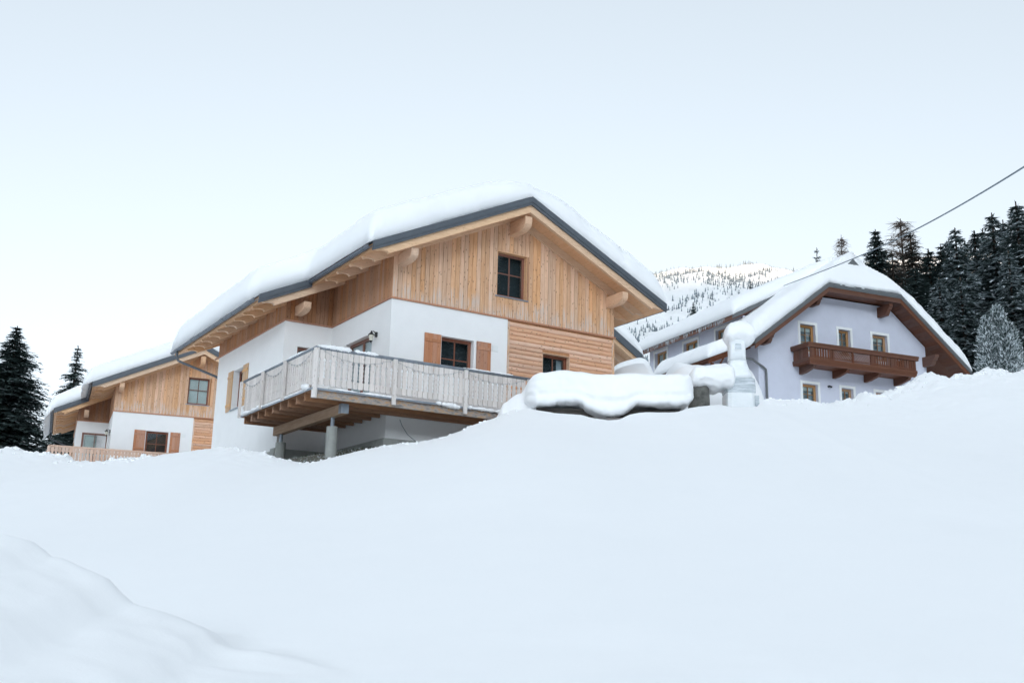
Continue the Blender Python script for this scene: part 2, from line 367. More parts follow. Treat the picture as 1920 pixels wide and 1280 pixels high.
# ------------------------------------------------------------------ snow blanket over a roof
def snow_grid(zf, uL, uR, v0, v1, T, r, nu, nv, seed, ov=.02, Tf=None):
    s = np.linspace(0, 1, nu); a = .45 * s + .55 * (.5 - .5 * np.cos(math.pi * s))
    s = np.linspace(0, 1, nv); b = .45 * s + .55 * (.5 - .5 * np.cos(math.pi * s))
    A, B = np.meshgrid(a, b)
    V = v0 + (v1 - v0) * B
    L = uL(V); Rr = uR(V); U = L + (Rr - L) * A
    L = L + .07 * fbm(V, V * 0, 1.3, 4, seed + 1, .6); U = L + (Rr - L) * A
    jv = .075 * fbm(U, U * 0, 1.1, 4, seed + 2, .6) + .02 * fbm(U, U * 0, 9, 2, seed + 4); V = V + jv * (1 - B) ** 8
    du = np.minimum(U - L, Rr - U); dv = np.minimum(V - (v0 + jv), v1 - V)
    e = lambda d, rr: (1 - (1 - np.clip(d / rr, 0, 1)) ** 2.3) ** (1 / 2.3)
    th = T * e(du, r) * e(dv, r)
    if Tf is not None: th = th * Tf(U, V)
    th = th * (1 + .16 * fbm(U, V, .38, 3, seed)) + (.035 * fbm(U, V, 2.0, 4, seed + 7, .6) + .018 * fbm(U * 1.0, V * 2.5, 5.0, 3, seed + 9)) * (th > .05)
    Z0 = zf(U, V) + .006
    bulge = .07 * np.clip(th / T, 0, 1) * (1 - np.clip(dv / .5, 0, 1))
    Zt = Z0 + np.maximum(th, 0)
    edge = (du < 1e-6) | (dv < 1e-6); Zt = np.where(edge, Z0, Zt)
    return U, V, Zt, Z0, edge
def snow_shell(mb, g):
    U, V, Zt, Z0, edge = g; nv, nu = U.shape; base = len(mb.v)
    top = np.arange(nv * nu).reshape(nv, nu) + base
    mb.v += list(map(tuple, np.stack([U, V, Zt], -1).reshape(-1, 3)))
    bot = top.copy(); k = base + nv * nu
    inner = np.zeros((nv, nu), bool); inner[1:-1, 1:-1] = True
    idx = np.argwhere(inner)
    for (i, j) in idx: bot[i, j] = k; k += 1
    mb.v += [(float(U[i, j]), float(V[i, j]), float(Z0[i, j])) for i, j in idx]
    for i in range(nv - 1):
        for j in range(nu - 1):
            mb.f.append((int(top[i, j]), int(top[i, j + 1]), int(top[i + 1, j + 1]), int(top[i + 1, j])))
            mb.f.append((int(bot[i, j]), int(bot[i + 1, j]), int(bot[i + 1, j + 1]), int(bot[i, j + 1])))
    mb.mi += [0] * (2 * (nv - 1) * (nu - 1))

# ------------------------------------------------------------------ windows
def window(parent, P, ax_u, ax_n, w, h, depth, frame='frame_wood', fw=.09, grid=(2, 2), back='interior', sill=True, blind=None, curtain=None, bar=.03, low=.5):
    """window set into an opening: P = lower corner on the wall face, ax_u along the wall, ax_n into the wall"""
    P = Vector(P); a = Vector(ax_u); n_ = Vector(ax_n); z = Vector((0, 0, 1))
    def bx(mb, u0, u1, z0, z1, d0, d1):
        c = [P + a * u + z * q + n_ * d for d in (d0, d1) for (u, q) in ((u0, z0), (u1, z0), (u1, z1), (u0, z1))]
        mb.add([tuple(x) for x in c], [(0, 1, 2, 3), (7, 6, 5, 4), (0, 4, 5, 1), (1, 5, 6, 2), (2, 6, 7, 3), (3, 7, 4, 0)])
    m = MB(); d0, d1 = depth, depth + .07
    bx(m, 0, fw, 0, h, d0, d1); bx(m, w - fw, w, 0, h, d0, d1); bx(m, fw, w - fw, 0, fw, d0, d1); bx(m, fw, w - fw, h - fw, h, d0, d1)
    win = m.build('window', frame, parent)
    gx, gz = grid; iw = w - 2 * fw; ih = h - 2 * fw
    us = [fw + iw * i / gx for i in range(gx + 1)]
    zs = [fw + ih * i / gz for i in range(gz + 1)]
    if gz == 2: zs[1] = fw + ih * low
    m = MB()
    for i in range(1, gx): bx(m, us[i] - bar / 2, us[i] + bar / 2, fw, h - fw, d0 + .012, d1 - .012)
    for i in range(1, gz): 
        for j in range(gx): bx(m, us[j] + bar / 2, us[j + 1] - bar / 2, zs[i] - bar / 2, zs[i] + bar / 2, d0 + .012, d1 - .012)
    if gx * gz > 1: m.build('mullion', frame, win)
    for i in range(gx):
        for j in range(gz):
            m = MB(); bx(m, us[i] + .002, us[i + 1] - .002, zs[j] + .002, zs[j + 1] - .002, d0 + .03, d0 + .036); m.build('pane', 'glass', win)
    m = MB(); bx(m, -.05, w + .05, -.05, h + .05, d1 + .16, d1 + .18); m.build('room_back', back, win)
    if blind:
        m = MB(); bx(m, fw, w - fw, h - fw - ih * blind[0], h - fw, d1 + .02, d1 + .03); m.build('blind', blind[1], win)
    if curtain:
        m = MB(); k = 10; u0, u1 = curtain
        pl = [P + a * (u0 + (u1 - u0) * i / k) + n_ * (d1 + .09 + .025 * (i % 2)) for i in range(k + 1)]
        m.add([tuple(p + z * .02) for p in pl] + [tuple(p + z * (h - fw)) for p in pl], [(i, i + 1, k + 2 + i, k + 1 + i) for i in range(k)])
        m.build('curtain', 'curtain', win, fix=False)
    if sill:
        m = MB(); bx(m, -.05, w + .05, -.035, -.003, -.06, depth + .01); m.build('sill', 'zinc', win)
    return win
def wall_open(mb, P, a, n_, L, z0, z1, th, openings):
    """wall slab with rectangular openings (u0,u1,z0,z1); top may be a function of u"""
    P = Vector(P); a = Vector(a); n_ = Vector(n_)
    def slab(u0, u1, b0, b1, t0=None, t1=None):
        if u1 - u0 < 1e-4: return
        q = [(u0, b0), (u1, b1), (u1, t1), (u0, t0)]
        f = [P + a * u + Vector((0, 0, z)) for u, z in q]; g = [x + n_ * th for x in f]
        mb.add([tuple(x) for x in f + g], [(0, 1, 2, 3), (7, 6, 5, 4), (0, 4, 5, 1), (1, 5, 6, 2), (2, 6, 7, 3), (3, 7, 4, 0)])
    top = z1 if callable(z1) else (lambda u: z1)
    cuts = sorted({0, L} | {o[0] for o in openings} | {o[1] for o in openings} | {c for c in getattr(top, 'knots', []) if 0 < c < L})
    for u0, u1 in zip(cuts[:-1], cuts[1:]):
        um = (u0 + u1) / 2; os_ = sorted([o for o in openings if o[0] < um < o[1]], key=lambda o: o[2])
        z = z0
        for o in os_:
            slab(u0, u1, z, z, o[2], o[2]); z = o[3]
        slab(u0, u1, z, z, top(u0), top(u1))

# ------------------------------------------------------------------ the chalet (built twice: same house type)
AR, AZ, TP = 4.036, 3.641, .4765                    # ridge line, ridge height, roof pitch
EL, EL2, ER = -1.11, -2.74, 9.28                    # eaves: upper left, lower left, right
VF, VS, VB = -1.01, 3.42, 12.6                      # verge, step in the eave, back
def zr(u): return AZ - TP * abs(u - AR)
def board(name, parent, mat, P, a, n_, w, z0, t0, t1, th=.022, ch=.008, zb1=None):
    """one upright board with chamfered edges; P at u=0 on the wall face, proud along -n_"""
    P = Vector(P); a = Vector(a); n_ = Vector(n_); Z = Vector((0, 0, 1)); m = MB()
    vs = []
    for (u, t) in ((0, t0), (w, t1)):
        s = 1 if u == 0 else -1
        for z in (z0, t):
            vs += [P + a * u + Z * z, P + a * u + Z * z - n_ * (th - ch), P + a * (u + s * ch) + Z * z - n_ * th]
    m.add([tuple(v) for v in vs], [(0, 1, 4, 3), (1, 2, 5, 4), (2, 8, 11, 5), (8, 7, 10, 11), (7, 6, 9, 10), (0, 6, 7, 1), (1, 7, 8, 2), (3, 4, 10, 9), (4, 5, 11, 10), (0, 3, 9, 6)])
    return m.build(name, mat, parent)
def clad(parent, mat, P, a, n_, L, z0, topf, pitch, openings=(), name='board'):
    k = max(1, int(round(L / pitch))); pw = L / k; g = .004
    for i in range(k):
        u0, u1 = i * pw + g, (i + 1) * pw - g; um = (u0 + u1) / 2
        segs = [(z0, None)]
        for o in openings:
            if o[0] - pw * .3 < um < o[1] + pw * .3: segs = [(z0, o[2]), (o[3], None)]
        for (b, t) in segs:
            A = Vector(P) + Vector(a) * u0
            t0, t1 = (topf(u0), topf(u1)) if t is None else (t, t)
            if max(t0, t1) - b > .06: board(name, parent, mat, A, a, n_, u1 - u0, b, max(t0, b + .02), max(t1, b + .02))
def lantern(parent, P, ax_n):
    P = Vector(P); n_ = Vector(ax_n); m = MB()
    q = P - n_ * .02; m.box(q - Vector((.04, .04, .07)), q + Vector((.04, .04, .07)))
    m.tube([P - n_ * .02 + Vector((0, 0, .03)), P - n_ * .12 + Vector((0, 0, .09)), P - n_ * .18 + Vector((0, 0, .05))], .014, 6)
    c = P - n_ * .18
    m.tube([c + Vector((0, 0, z)) for z in (.10, .05, .02, -.03, -.035)], [.012, .03, .055, .105, .10], 8)
    lamp = m.build('wall_lantern', 'iron_black', parent)
    MB().tube([c + Vector((0, 0, z)) for z in (-.201, -.23, -.27)], [.05, .03, .01], 8).build('finial', 'iron_black', lamp)
    MB().tube([c + Vector((0, 0, z)) for z in (-.036, -.2)], [.085, .05], 8).build('lamp_glass', 'lamp_glass', lamp)
def shutter(parent, P, a, n_, w, h, mat):
    P = Vector(P); a = Vector(a); n_ = Vector(n_); Z = Vector((0, 0, 1))
    def pc(mb, u0, u1, z0, z1, d0, d1):
        c = [P + a * u + Z * q - n_ * d for d in (d0, d1) for (u, q) in ((u0, z0), (u1, z0), (u1, z1), (u0, z1))]
        mb.add([tuple(x) for x in c], [(0, 1, 2, 3), (7, 6, 5, 4), (0, 4, 5, 1), (1, 5, 6, 2), (2, 6, 7, 3), (3, 7, 4, 0)])
    m = MB(); pc(m, 0, w, 0, h, .006, .012); sh = m.build('shutter', mat, parent)
    k = 4
    for i in range(k):
        m = MB(); pc(m, w * i / k + .002, w * (i + 1) / k - .002, 0, h, .013, .035); m.build('plank', mat, sh)
    for zz in (.16, h - .25):
        m = MB(); pc(m, .01, w - .01, zz, zz + .09, .036, .056); m.build('batten', mat, sh)
def rafter_poly(u_e, u_r, side, h0=.20, h1=.46):
    """side profile of a rafter in the u-z plane, from eave u_e to ridge u_r, its tail cut to a curve"""
    s = 1 if u_r > u_e else -1
    p = [(u_e, zr(u_e) - h0)]
    for t in np.linspace(0, 1, 6):
        uu = u_e + s * (.06 + .34 * math.sin(t * math.pi / 2)); dz = h0 + .08 + (h1 - h0 - .08) * (1 - math.cos(t * math.pi / 2)) ** .8
        p.append((uu, zr(uu) - dz))
    p += [(u_r, zr(u_r) - h1), (u_r, zr(u_r) - h0)]
    return p
def chalet(loc, yaw, label, detail, pale=False):
    H = empty('chalet', loc, yaw); tag(H, label, 'chalet', 'chalets of the same type')
    X, Y, nX, nY = (1, 0, 0), (0, 1, 0), (-1, 0, 0), (0, -1, 0)
    UR, UB, S_, V1, V2, ZB = 7.96, 3.905, -1.557, 4.314, 11.01, -4.6
    o_g = (1.654, 2.741, -1.95, -.85); o_s = (5.18, 6.21, -1.62, -.85); o_u = (3.463, 4.555, .69, 2.117)
    # ground floor, plastered
    m = MB(); wall_open(m, (0, 0, 0), X, Y, UB, ZB, 0, .30, [o_g])
    wall_open(m, (0, .30, 0), Y, X, V1 - .30, ZB, 0, .30, [(1.22 - .30, 3.14 - .30, -3.17, -.78)])
    wall_open(m, (S_, V1, 0), X, Y, -S_ + .3, ZB, 0, .30, [(.45, 1.05, -1.75, -.75)])
    wall_open(m, (S_, V1 + .3, 0), Y, X, V2 - V1 - .3, ZB, 0, .30, [(8.05 - V1 - .3, 9.10 - V1 - .3, -2.17, -.80)])
    wall_open(m, (S_ + .3, V2 - .3, 0), X, Y, UR - S_ - .6, ZB, 0, .30, []); wall_open(m, (UR - .3, .3, 0), Y, X, V2 - .3, ZB, 0, .30, [])
    m.box((.3, 0.02, ZB), (UR - .3, V2 - .3, ZB + .1))
    m.build('plaster_wall', 'plaster_white', H)
    # horizontal siding bay
    m = MB(); wall_open(m, (UB + .002, .028, 0), X, Y, UR - UB - .004, ZB, -.002, .27, [(o_s[0] - UB, o_s[1] - UB, o_s[2], o_s[3])])
    sid = m.build('siding_bay', 'larch_v_plain', H)
    hb = .1385; zt = -.055; i = 0
    while zt > -2.7:
        z1, z0 = zt, zt - hb + .004
        spans = [(UB + .07, UR - .09)]
        if z0 < o_s[3] and z1 > o_s[2]: spans = [(UB + .07, o_s[0]), (o_s[1], UR - .09)]
        for a_, b_ in spans:
            m = MB(); pr = [(.027, z0), (.004, z0 + .012), (-.012, z0 + .045), (-.014, z0 + .085), (.0, z1 - .014), (.027, z1)]
            m.prism([(a_, y, z) for y, z in pr], (b_ - a_, 0, 0)); m.build('board', 'larch_h', sid)
        zt -= hb; i += 1
    for a_ in (UB, UR - .09):
        m = MB(); m.box((a_ + .001, -.022, -2.75), (a_ + (.07 if a_ == UB else .092), .027, -.055)); m.build('corner_board', 'larch_v', sid)
    # upper storey: dark backing wall and upright boards
    top = lambda u: zr(u) - .205
    top.knots = [AR]
    c1 = m = MB(); wall_open(m, (0, .0, 0), X, Y, UR, .0, top, .20, [o_u]); fc = m.build('gable_cladding', 'larch_v_plain', H)
    clad(fc, 'larch_v', (0.0, 0, 0), X, Y, UR, .052, top, .1447, [o_u])
    m = MB(); m.box((-.045, -.045, .001), (UR + .05, -.001, .05)); m.build('drip_board', 'shutter_z', fc)
    m = MB(); wall_open(m, (0, .2, 0), Y, X, V1 - .2, .0, lambda v: top(0), .20, []); sc_ = m.build('side_cladding', 'larch_v_plain', H)
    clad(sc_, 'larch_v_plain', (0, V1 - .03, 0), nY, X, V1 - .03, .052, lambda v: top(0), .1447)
    m = MB(); m.box((-.045, -.0005, .001), (-.0005, V1 - .046, .05)); m.build('drip_board', 'shutter_z', sc_)
    m = MB(); wall_open(m, (S_, V1, 0), X, Y, -S_, .0, lambda u: top(S_ + u), .20, []); rc = m.build('return_cladding', 'larch_v_plain', H)
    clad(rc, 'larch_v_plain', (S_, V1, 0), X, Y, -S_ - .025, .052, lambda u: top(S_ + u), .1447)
    m = MB(); m.box((S_ - .045, V1 - .045, .001), (-.046, V1 - .001, .05)); m.build('drip_board', 'shutter_z', rc)
    m = MB(); wall_open(m, (S_, V1 + .2, 0), Y, X, V2 - V1 - .2, .0, lambda v: top(S_), .20, []); wc = m.build('wing_cladding', 'larch_v_plain', H)
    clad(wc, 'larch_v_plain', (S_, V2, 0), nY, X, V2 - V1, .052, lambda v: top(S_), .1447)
    m = MB(); m.box((S_ - .046, V1 - .0005, .001), (S_ - .001, V2 + .35, .05)); m.build('drip_board', 'shutter_z', wc)
    tb = lambda u: top(S_ + u); tb.knots = [AR - S_]
    m = MB(); wall_open(m, (S_, V2 - .2, 0), X, Y, UR - S_, .0, tb, .20, []); wall_open(m, (UR - .2, .2, 0), Y, X, V2 - .4, 0, lambda v: top(UR), .2, [])
    m.build('back_wall', 'larch_v_plain', H)
    # openings
    bl = (1.0, 'blind_pale') if pale else None
    window(H, (o_u[0], 0, o_u[2]), X, Y, o_u[1] - o_u[0], o_u[3] - o_u[2], .14, blind=bl, low=.55)
    window(H, (o_g[0], 0, o_g[2]), X, Y, o_g[1] - o_g[0], o_g[3] - o_g[2], .17, low=.42)
    window(H, (o_s[0], 0, o_s[2]), X, Y, o_s[1] - o_s[0], o_s[3] - o_s[2], .17, grid=(2, 1), curtain=(.75, .95))
    for (u0, z0, u1, z1) in ((o_u[0] - .002, o_u[2], o_u[1] + .002, o_u[3]), (o_s[0] - .002, o_s[2], o_s[1] + .002, o_s[3])):
        m = MB(); t = .018
        m.box((u0 + .003, -.024, z0), (u0 + t, .138, z1 - t)); m.box((u1 - t, -.024, z0), (u1 - .003, .138, z1 - t)); m.box((u0 + .003, -.026, z1 - t), (u1 - .003, .138, z1 - .002))
        m.build('window_lining', 'spruce_v', H)
    window(H, (0, 3.14, -3.17), nY, X, 1.92, 2.39, .16, grid=(2, 1), sill=False, bar=.1, blind=((1.0, 'blind_pale') if pale else (1.0, 'curtain')))
    window(H, (S_ + .45, V1, -1.75), X, Y, .60, 1.0, .15, grid=(1, 1), sill=False)
    window(H, (S_, 9.10, -2.17), nY, X, 1.05, 1.37, .20)
    if pale: window(H, (S_ + .30, V1 - .03, -2.6), X, Y, 1.3, 2.0, .0, grid=(2, 1), sill=False, blind=(1.0, 'blind_pale'))
    sm = 'shutter_z' if not pale else 'larch_h'
    shutter(H, (1.087, 0, -1.97), X, Y, .54, 1.13, 'shutter_z'); shutter(H, (2.83, 0, -1.97), X, Y, .49, 1.13, 'shutter_z')
    shutter(H, (S_, 9.62, -2.19), nY, X, .50, 1.41, 'shutter_pale'); shutter(H, (S_, 8.03, -2.19), nY, X, .50, 1.41, 'shutter_pale')
    lantern(H, (0, .88, -.90), X)
    m = MB(); m.box((3.375, -.012, -1.07), (3.575, -.001, -.88)); m.box((3.395, -.02, -1.05), (3.555, -.0125, -.90)); m.build('cover_plate', 'casing_white', H)
    # roof
    m = MB(); th = .20
    for (ue, v0, v1) in ((EL, VF + .03, VS), (EL2, VS, VB), (ER, VF + .03, VB)):
        a_, b_ = (ue, AR)
        m.prism([(a_, v0, zr(a_) - .02), (b_, v0, zr(b_) - .02), (b_, v0, zr(b_) - th), (a_, v0, zr(a_) - th)], (0, v1 - v0, 0))
    roof = m.build('roof', 'spruce_v', H)
    m = MB()
    for (ue, v0, v1) in ((EL - .04, VF, VS - .03), (EL2 - .04, VS - .03, VB), (ER + .04, VF, VB)):
        m.prism([(ue, v0, zr(ue) + .012), (AR, v0, AZ + .012), (AR, v0, AZ - .012), (ue, v0, zr(ue) - .012)], (0, v1 - v0, 0))
    m.build('roof_sheet', 'metal_dark', roof)
    # verge flashing in two steps
    for (ua, ub, v) in ((EL - .03, AR, VF), (AR, ER + .03, VF), (EL2 - .03, EL - .02, VS - .03)):
        m = MB()
        m.prism([(ua, v - .055, zr(ua) + .03), (ub, v - .055, zr(ub) + .03), (ub, v - .055, zr(ub) - .145), (ua, v - .055, zr(ua) - .145)], (0, .06, 0))
        m.prism([(ua, v - .035, zr(ua) - .145), (ub, v - .035, zr(ub) - .145), (ub, v - .035, zr(ub) - .235), (ua, v - .035, zr(ua) - .235)], (0, .06, 0))
        m.build('fascia', 'metal_dark', roof)
    def rafters(ue, vs_, w=.12):
        for v in vs_:
            m = MB(); m.prism([(u, v - w / 2, z) for u, z in rafter_poly(ue, AR, 1)], (0, w, 0)); m.build('rafter', 'spruce_u', roof)
    lv = [VF + .10] + [VF + .10 + .885 * i for i in range(1, 6)]; lv = [v for v in lv if v < VS - .2]
    rafters(EL + .10, lv); rafters(EL2 + .10, [VS + .07 + .885 * i for i in range(0, 10 if detail else 10)])
    rafters(ER - .10, [VF + .10 + .885 * i for i in range(0, 7)])
    # purlins with shaped ends
    def purlin(u, w, ztop, h, v0, v1):
        m = MB(); pr = [(v1, ztop), (v0, ztop)]
        for t in np.linspace(0, 1, 6): pr.append((v0 + .38 * (1 - math.cos(t * math.pi / 2)), ztop - .16 - (h - .16) * math.sin(t * math.pi / 2)))
        pr.append((v1, ztop - h)); m.prism([(u, v, z) for v, z in pr], (w, 0, 0)); m.build('purlin', 'spruce_v', roof)
    purlin(3.90, .24, 3.07, .42, -.90, .0); purlin(.13, .22, 1.33, .34, -.86, .0); purlin(7.62, .22, 1.33, .34, -.90, .0)
    purlin(S_ + .28, .22, .50 , .30, VS + .10, V1)
    # gutters
    def gutter(u, v0, v1, z):
        m = MB(); k = 9; s = -1 if u < AR else 1
        pr = [(u + .075 * math.cos(t), z + .075 * math.sin(t)) for t in np.linspace(math.pi, 2 * math.pi, k)] + [(u + .068 * math.cos(t), z + .068 * math.sin(t)) for t in np.linspace(2 * math.pi, math.pi, k)]
        m.prism([(a_, v0, b_) for a_, b_ in pr], (0, v1 - v0, 0)); g = m.build('gutter', 'metal_gutter', roof)
        for v in np.arange(v0 + .35, v1, .885):
            m = MB(); m.prism([(u + .082 * math.cos(t), v, z + .082 * math.sin(t)) for t in np.linspace(math.pi, 2 * math.pi, k)] + [(u + .0755 * math.cos(t), v, z + .0755 * math.sin(t)) for t in np.linspace(2 * math.pi, math.pi, k)], (0, .03, 0)); m.build('gutter_bracket', 'metal_dark', g)
        return g
    gutter(EL - .10, VF, VS - .04, zr(EL) - .10); gutter(EL2 - .10, VS, VB, zr(EL2) - .10); gutter(ER + .10, VF, VB, zr(ER) - .10)
    m = MB(); zg = zr(EL2) - .15; uu = EL2 - .10; vv = V2 + .9
    m.tube([(uu, vv, zg), (uu, vv, zg - .22), (uu + .05, vv - .04, zg - .36), (uu + .2, vv - .2, zg - .46), (S_ - .02, V2 + .12, zg - .92), (S_ + .16, V2 + .08, zg - 1.05), (S_ + .18, V2 + .08, zg - 1.2), (S_ + .18, V2 + .08, -4.0)], .045, 8)
    m.build('downspout', 'metal_dark', roof, True)
    return H
def chalet_snow(loc, yaw, label, T=.50, seed=1, ov=.16):
    mb = MB()
    uL = lambda v: (EL - ov) + (EL2 - EL) * sstep(VS + .02, VS + .75, v) + 0 * v
    uR = lambda v: ER + .10 + 0 * v
    zf = lambda u, v: AZ - TP * np.abs(u - AR) + .03 - .5 * np.clip((EL2 - .1 - u) / .5, 0, 1) ** 1.3
    snow_shell(mb, snow_grid(zf, uL, uR, VF - .045, VB + .1, T, .52, 101, 130, seed, Tf=lambda u, v: 1 - .42 * np.exp(-((u - AR) / .75) ** 2)))
    o = mb.build('roof_snow', 'snow', None, True, fix=False); o.location = loc; o.rotation_euler = (0, 0, yaw)
    tag(o, label, 'snow'); return o
M_LOC, M_YAW = (-3.452, 29.228, 8.292), R(32.06)
N_LOC, N_YAW = (-19.884, 52.728, 8.766), R(23.02)
chalet(M_LOC, M_YAW, 'white and larch chalet with shuttered windows behind the raised silvery deck', True)
chalet(N_LOC, N_YAW, 'white and larch chalet beside the dark spruces, pale blind in its gable window', False, True)
chalet_snow(M_LOC, M_YAW, 'thick smooth snow blanket on the roof of the chalet with the raised deck', .94, 3)
chalet_snow(N_LOC, N_YAW, 'thick snow blanket on the chalet roof beside the dark spruces', .85, 23, .46)

# ------------------------------------------------------------------ raised deck
def rail_board():
    m = MB(); h = .93
    prof = [(0, .045), (.012, .062), (.03, .070), (.19, .070), (.205, .046), (.25, .046), (.27, .062), (.33, .050), (.40, .063), (.47, .050), (.54, .063), (.61, .050), (.66, .062), (.68, .038), (.74, .052), (.77, .070), (1.0, .070)]
    L = [(-w, t * h) for t, w in prof]; Rr = [(w, t * h) for t, w in prof][::-1]
    m.prism([(u, 0, z) for u, z in L + Rr], (0, .024, 0)); return m
def deck(loc, yaw, label, bm, weather, right_end, side_len, simple=False):
    D = empty('timber_deck', loc, yaw); tag(D, label, 'deck')
    E_, D_, ZD, ZRL, BV = -2.734, -1.45, -3.17, -2.07, side_len
    UE = right_end
    m = MB(); m.box((E_ - .06, D_ - .05, ZD - .035), (-.01, BV, ZD)); m.box((-.01, D_ - .05, ZD - .035), (UE, -.01, ZD)); m.build('floor', 'joist_u', D)
    m = MB(); m.box((E_ - .075, D_ - .07, ZD - .045), (E_ - .061, BV, ZD + .008)); m.box((E_ - .061, D_ - .07, ZD - .045), (UE, D_ - .051, ZD + .008)); m.build('floor_edge', 'zinc', D)
    for i in range(10):
        v = D_ + .005 + .595 * i
        if v > BV: break
        u1 = UE - .02 if v < -.15 else -.02
        if v > V_LIM: u1 = -.02
        m = MB(); m.box((E_ + (.02 if i else 0), v, ZD - .235), (u1, v + .085, ZD - .037)); m.build('joist', 'rim_wood' if (i == 0 and weather) else 'joist_u', D)
    m = MB(); m.box((-1.80, D_ + .35, ZD - .50), (-1.62, BV - .15, ZD - .237)); bmo = m.build('beam', 'beam_v', D)
    m = MB(); m.box((-1.815, D_ + .335, ZD - .49), (-1.605, D_ + .52, ZD - .24)); m.build('beam_shoe', 'zinc', bmo)
    for v in (-.33, 3.51):
        m = MB(); m.tube([(-1.71, v, -5.0), (-1.71, v, -3.92)], .15, 20); po = m.build('concrete_post', 'concrete', D)
        m = MB(); m.tube([(-1.71, v, -3.93), (-1.71, v, -3.671)], .05, 12); m.build('steel_stub', 'zinc', po)
    rail = MB(); rail.tube([(E_, BV, ZRL - .045), (E_, D_, ZRL - .045), (E_ + .001, D_, ZRL - .045)], .05, 10)
    rl = rail.build('handrail', 'rail_grey' if weather else 'pinkish_z', D, True)
    m = MB(); m.tube([(E_ + .03, D_, ZRL - .045), (UE - .3, D_, ZRL - .045)], .05, 10); m.build('handrail', 'rail_grey' if weather else 'pinkish_z', D, True)
    pm = 'silver_z' if weather else 'pinkish_z'
    for u in ([E_, -.54, 1.63, 3.70] if UE < 5 else [E_, -.54, 1.63, 3.70]):
        m = MB()
        if u == E_: m.tube([(u, D_ - .03, ZD - .25), (u, D_ - .03, ZRL - .06)], .075, 12)
        else: m.box((u - .05, D_ - .145, ZD - .20), (u + .05, D_ - .072, ZRL - .075))
        m.build('post', pm, D)
    for v in (.50, 2.25, BV - .05):
        m = MB(); m.box((E_ - .145, v - .05, ZD - .05), (E_ - .077, v + .05, ZRL - .075)); m.build('post', pm, D)
    m = MB()
    for z in (ZD + .22, ZD + .82): m.box((E_ + .05, D_ + .005, z), (UE - .35, D_ + .05, z + .07)); m.box((E_ + .005, D_ + .06, z), (E_ + .05, BV, z + .07))
    m.build('back_rail', pm, D)
    bmesh_ = rail_board().build('board', bm, D); me = bmesh_.data; bpy.data.objects.remove(bmesh_)
    u = E_ + .165; first = True
    while u < UE - .4:
        if min(abs(u - q) for q in (-.54, 1.63, 3.70)) > .07 or True:
            o = link('board', me, None, D); o.location = (u, D_ - .024, ZD + .10 + random.uniform(-.004, .004)); o.rotation_euler = (0, random.uniform(-.006, .006), 0)
        u += .1575
    v = D_ + .16
    while v < BV - .1:
        o = link('board', me, None, D); o.location = (E_ - .024, v, ZD + .10); o.rotation_euler = (0, 0, R(-90)); v += .1575
    return D
V_LIM = .0
deck(M_LOC, M_YAW, 'raised timber deck on two round concrete posts with silvery fretwork railing', 'silver_z', True, 4.1, 4.15)
deck(N_LOC, N_YAW, 'half-buried timber deck with warm brown fretwork railing below the dark spruces', 'pinkish_z', False, 4.1, 4.15)

# plinth and bare strip under the deck
T_M = Matrix.Translation(M_LOC) @ Matrix.Rotation(M_YAW, 4, 'Z')
def mw(u, v, w): return T_M @ Vector((u, v, w))
m = MB(); m.box((-.10, -.12, -4.6), (4.6, -.005, -4.03)); m.box((-.10, -.005, -4.6), (-.005, 4.3, -4.03)); m.box((-1.75, 3.95, -4.6), (-.101, 4.30, -4.03))
m.box((-1.75, 4.30, -4.55), (-1.575, 11.0, -4.10))
o = m.build('concrete_plinth', 'concrete'); o.matrix_world = T_M; tag(o, 'low grey concrete plinth along the chalet wall under the raised deck', 'plinth')
us = np.linspace(-4.6, 4.6, 120); vs_ = np.linspace(-2.6, 6.0, 110); UU, VV = np.meshgrid(us, vs_)
WW = -4.26 - .25 * np.clip(-VV + .2, 0, 3) * .9 - .26 * np.clip(-UU - .3, 0, 5) * .9 + .04 * fbm(UU, VV, 2.2, 4, 31)
me = grid_mesh('bare_ground', UU, VV, WW); o = link('bare_ground', me, 'soil'); o.matrix_world = T_M; tag(o, kind='structure')
def gz(u, v): return -4.26 - .225 * max(-v + .2, 0) - .234 * max(-u - .3, 0)
m = MB()
for i in range(5200):
    u = random.uniform(-4.2, .2); v = random.uniform(-1.4, 4.2)
    if u > -.25 and v > -.2: continue
    z = gz(u, v); hgt = random.uniform(.015, .06); a = random.uniform(0, 6.28); w = .010
    p = Vector((u, v, z)); t = Vector((math.cos(a), math.sin(a), 0)); tip = p + Vector((random.uniform(-.06, .06), random.uniform(-.06, .06), hgt))
    m.add([tuple(p - t * w), tuple(p + t * w), tuple(tip)], [(0, 1, 2)], 1 if random.random() < .3 else 0)
o = m.build('grass_tufts', ['grass', 'frost'], fix=False); o.matrix_world = T_M; tag(o, 'frosted grass on the bare strip under the deck', 'grass', kind='stuff')

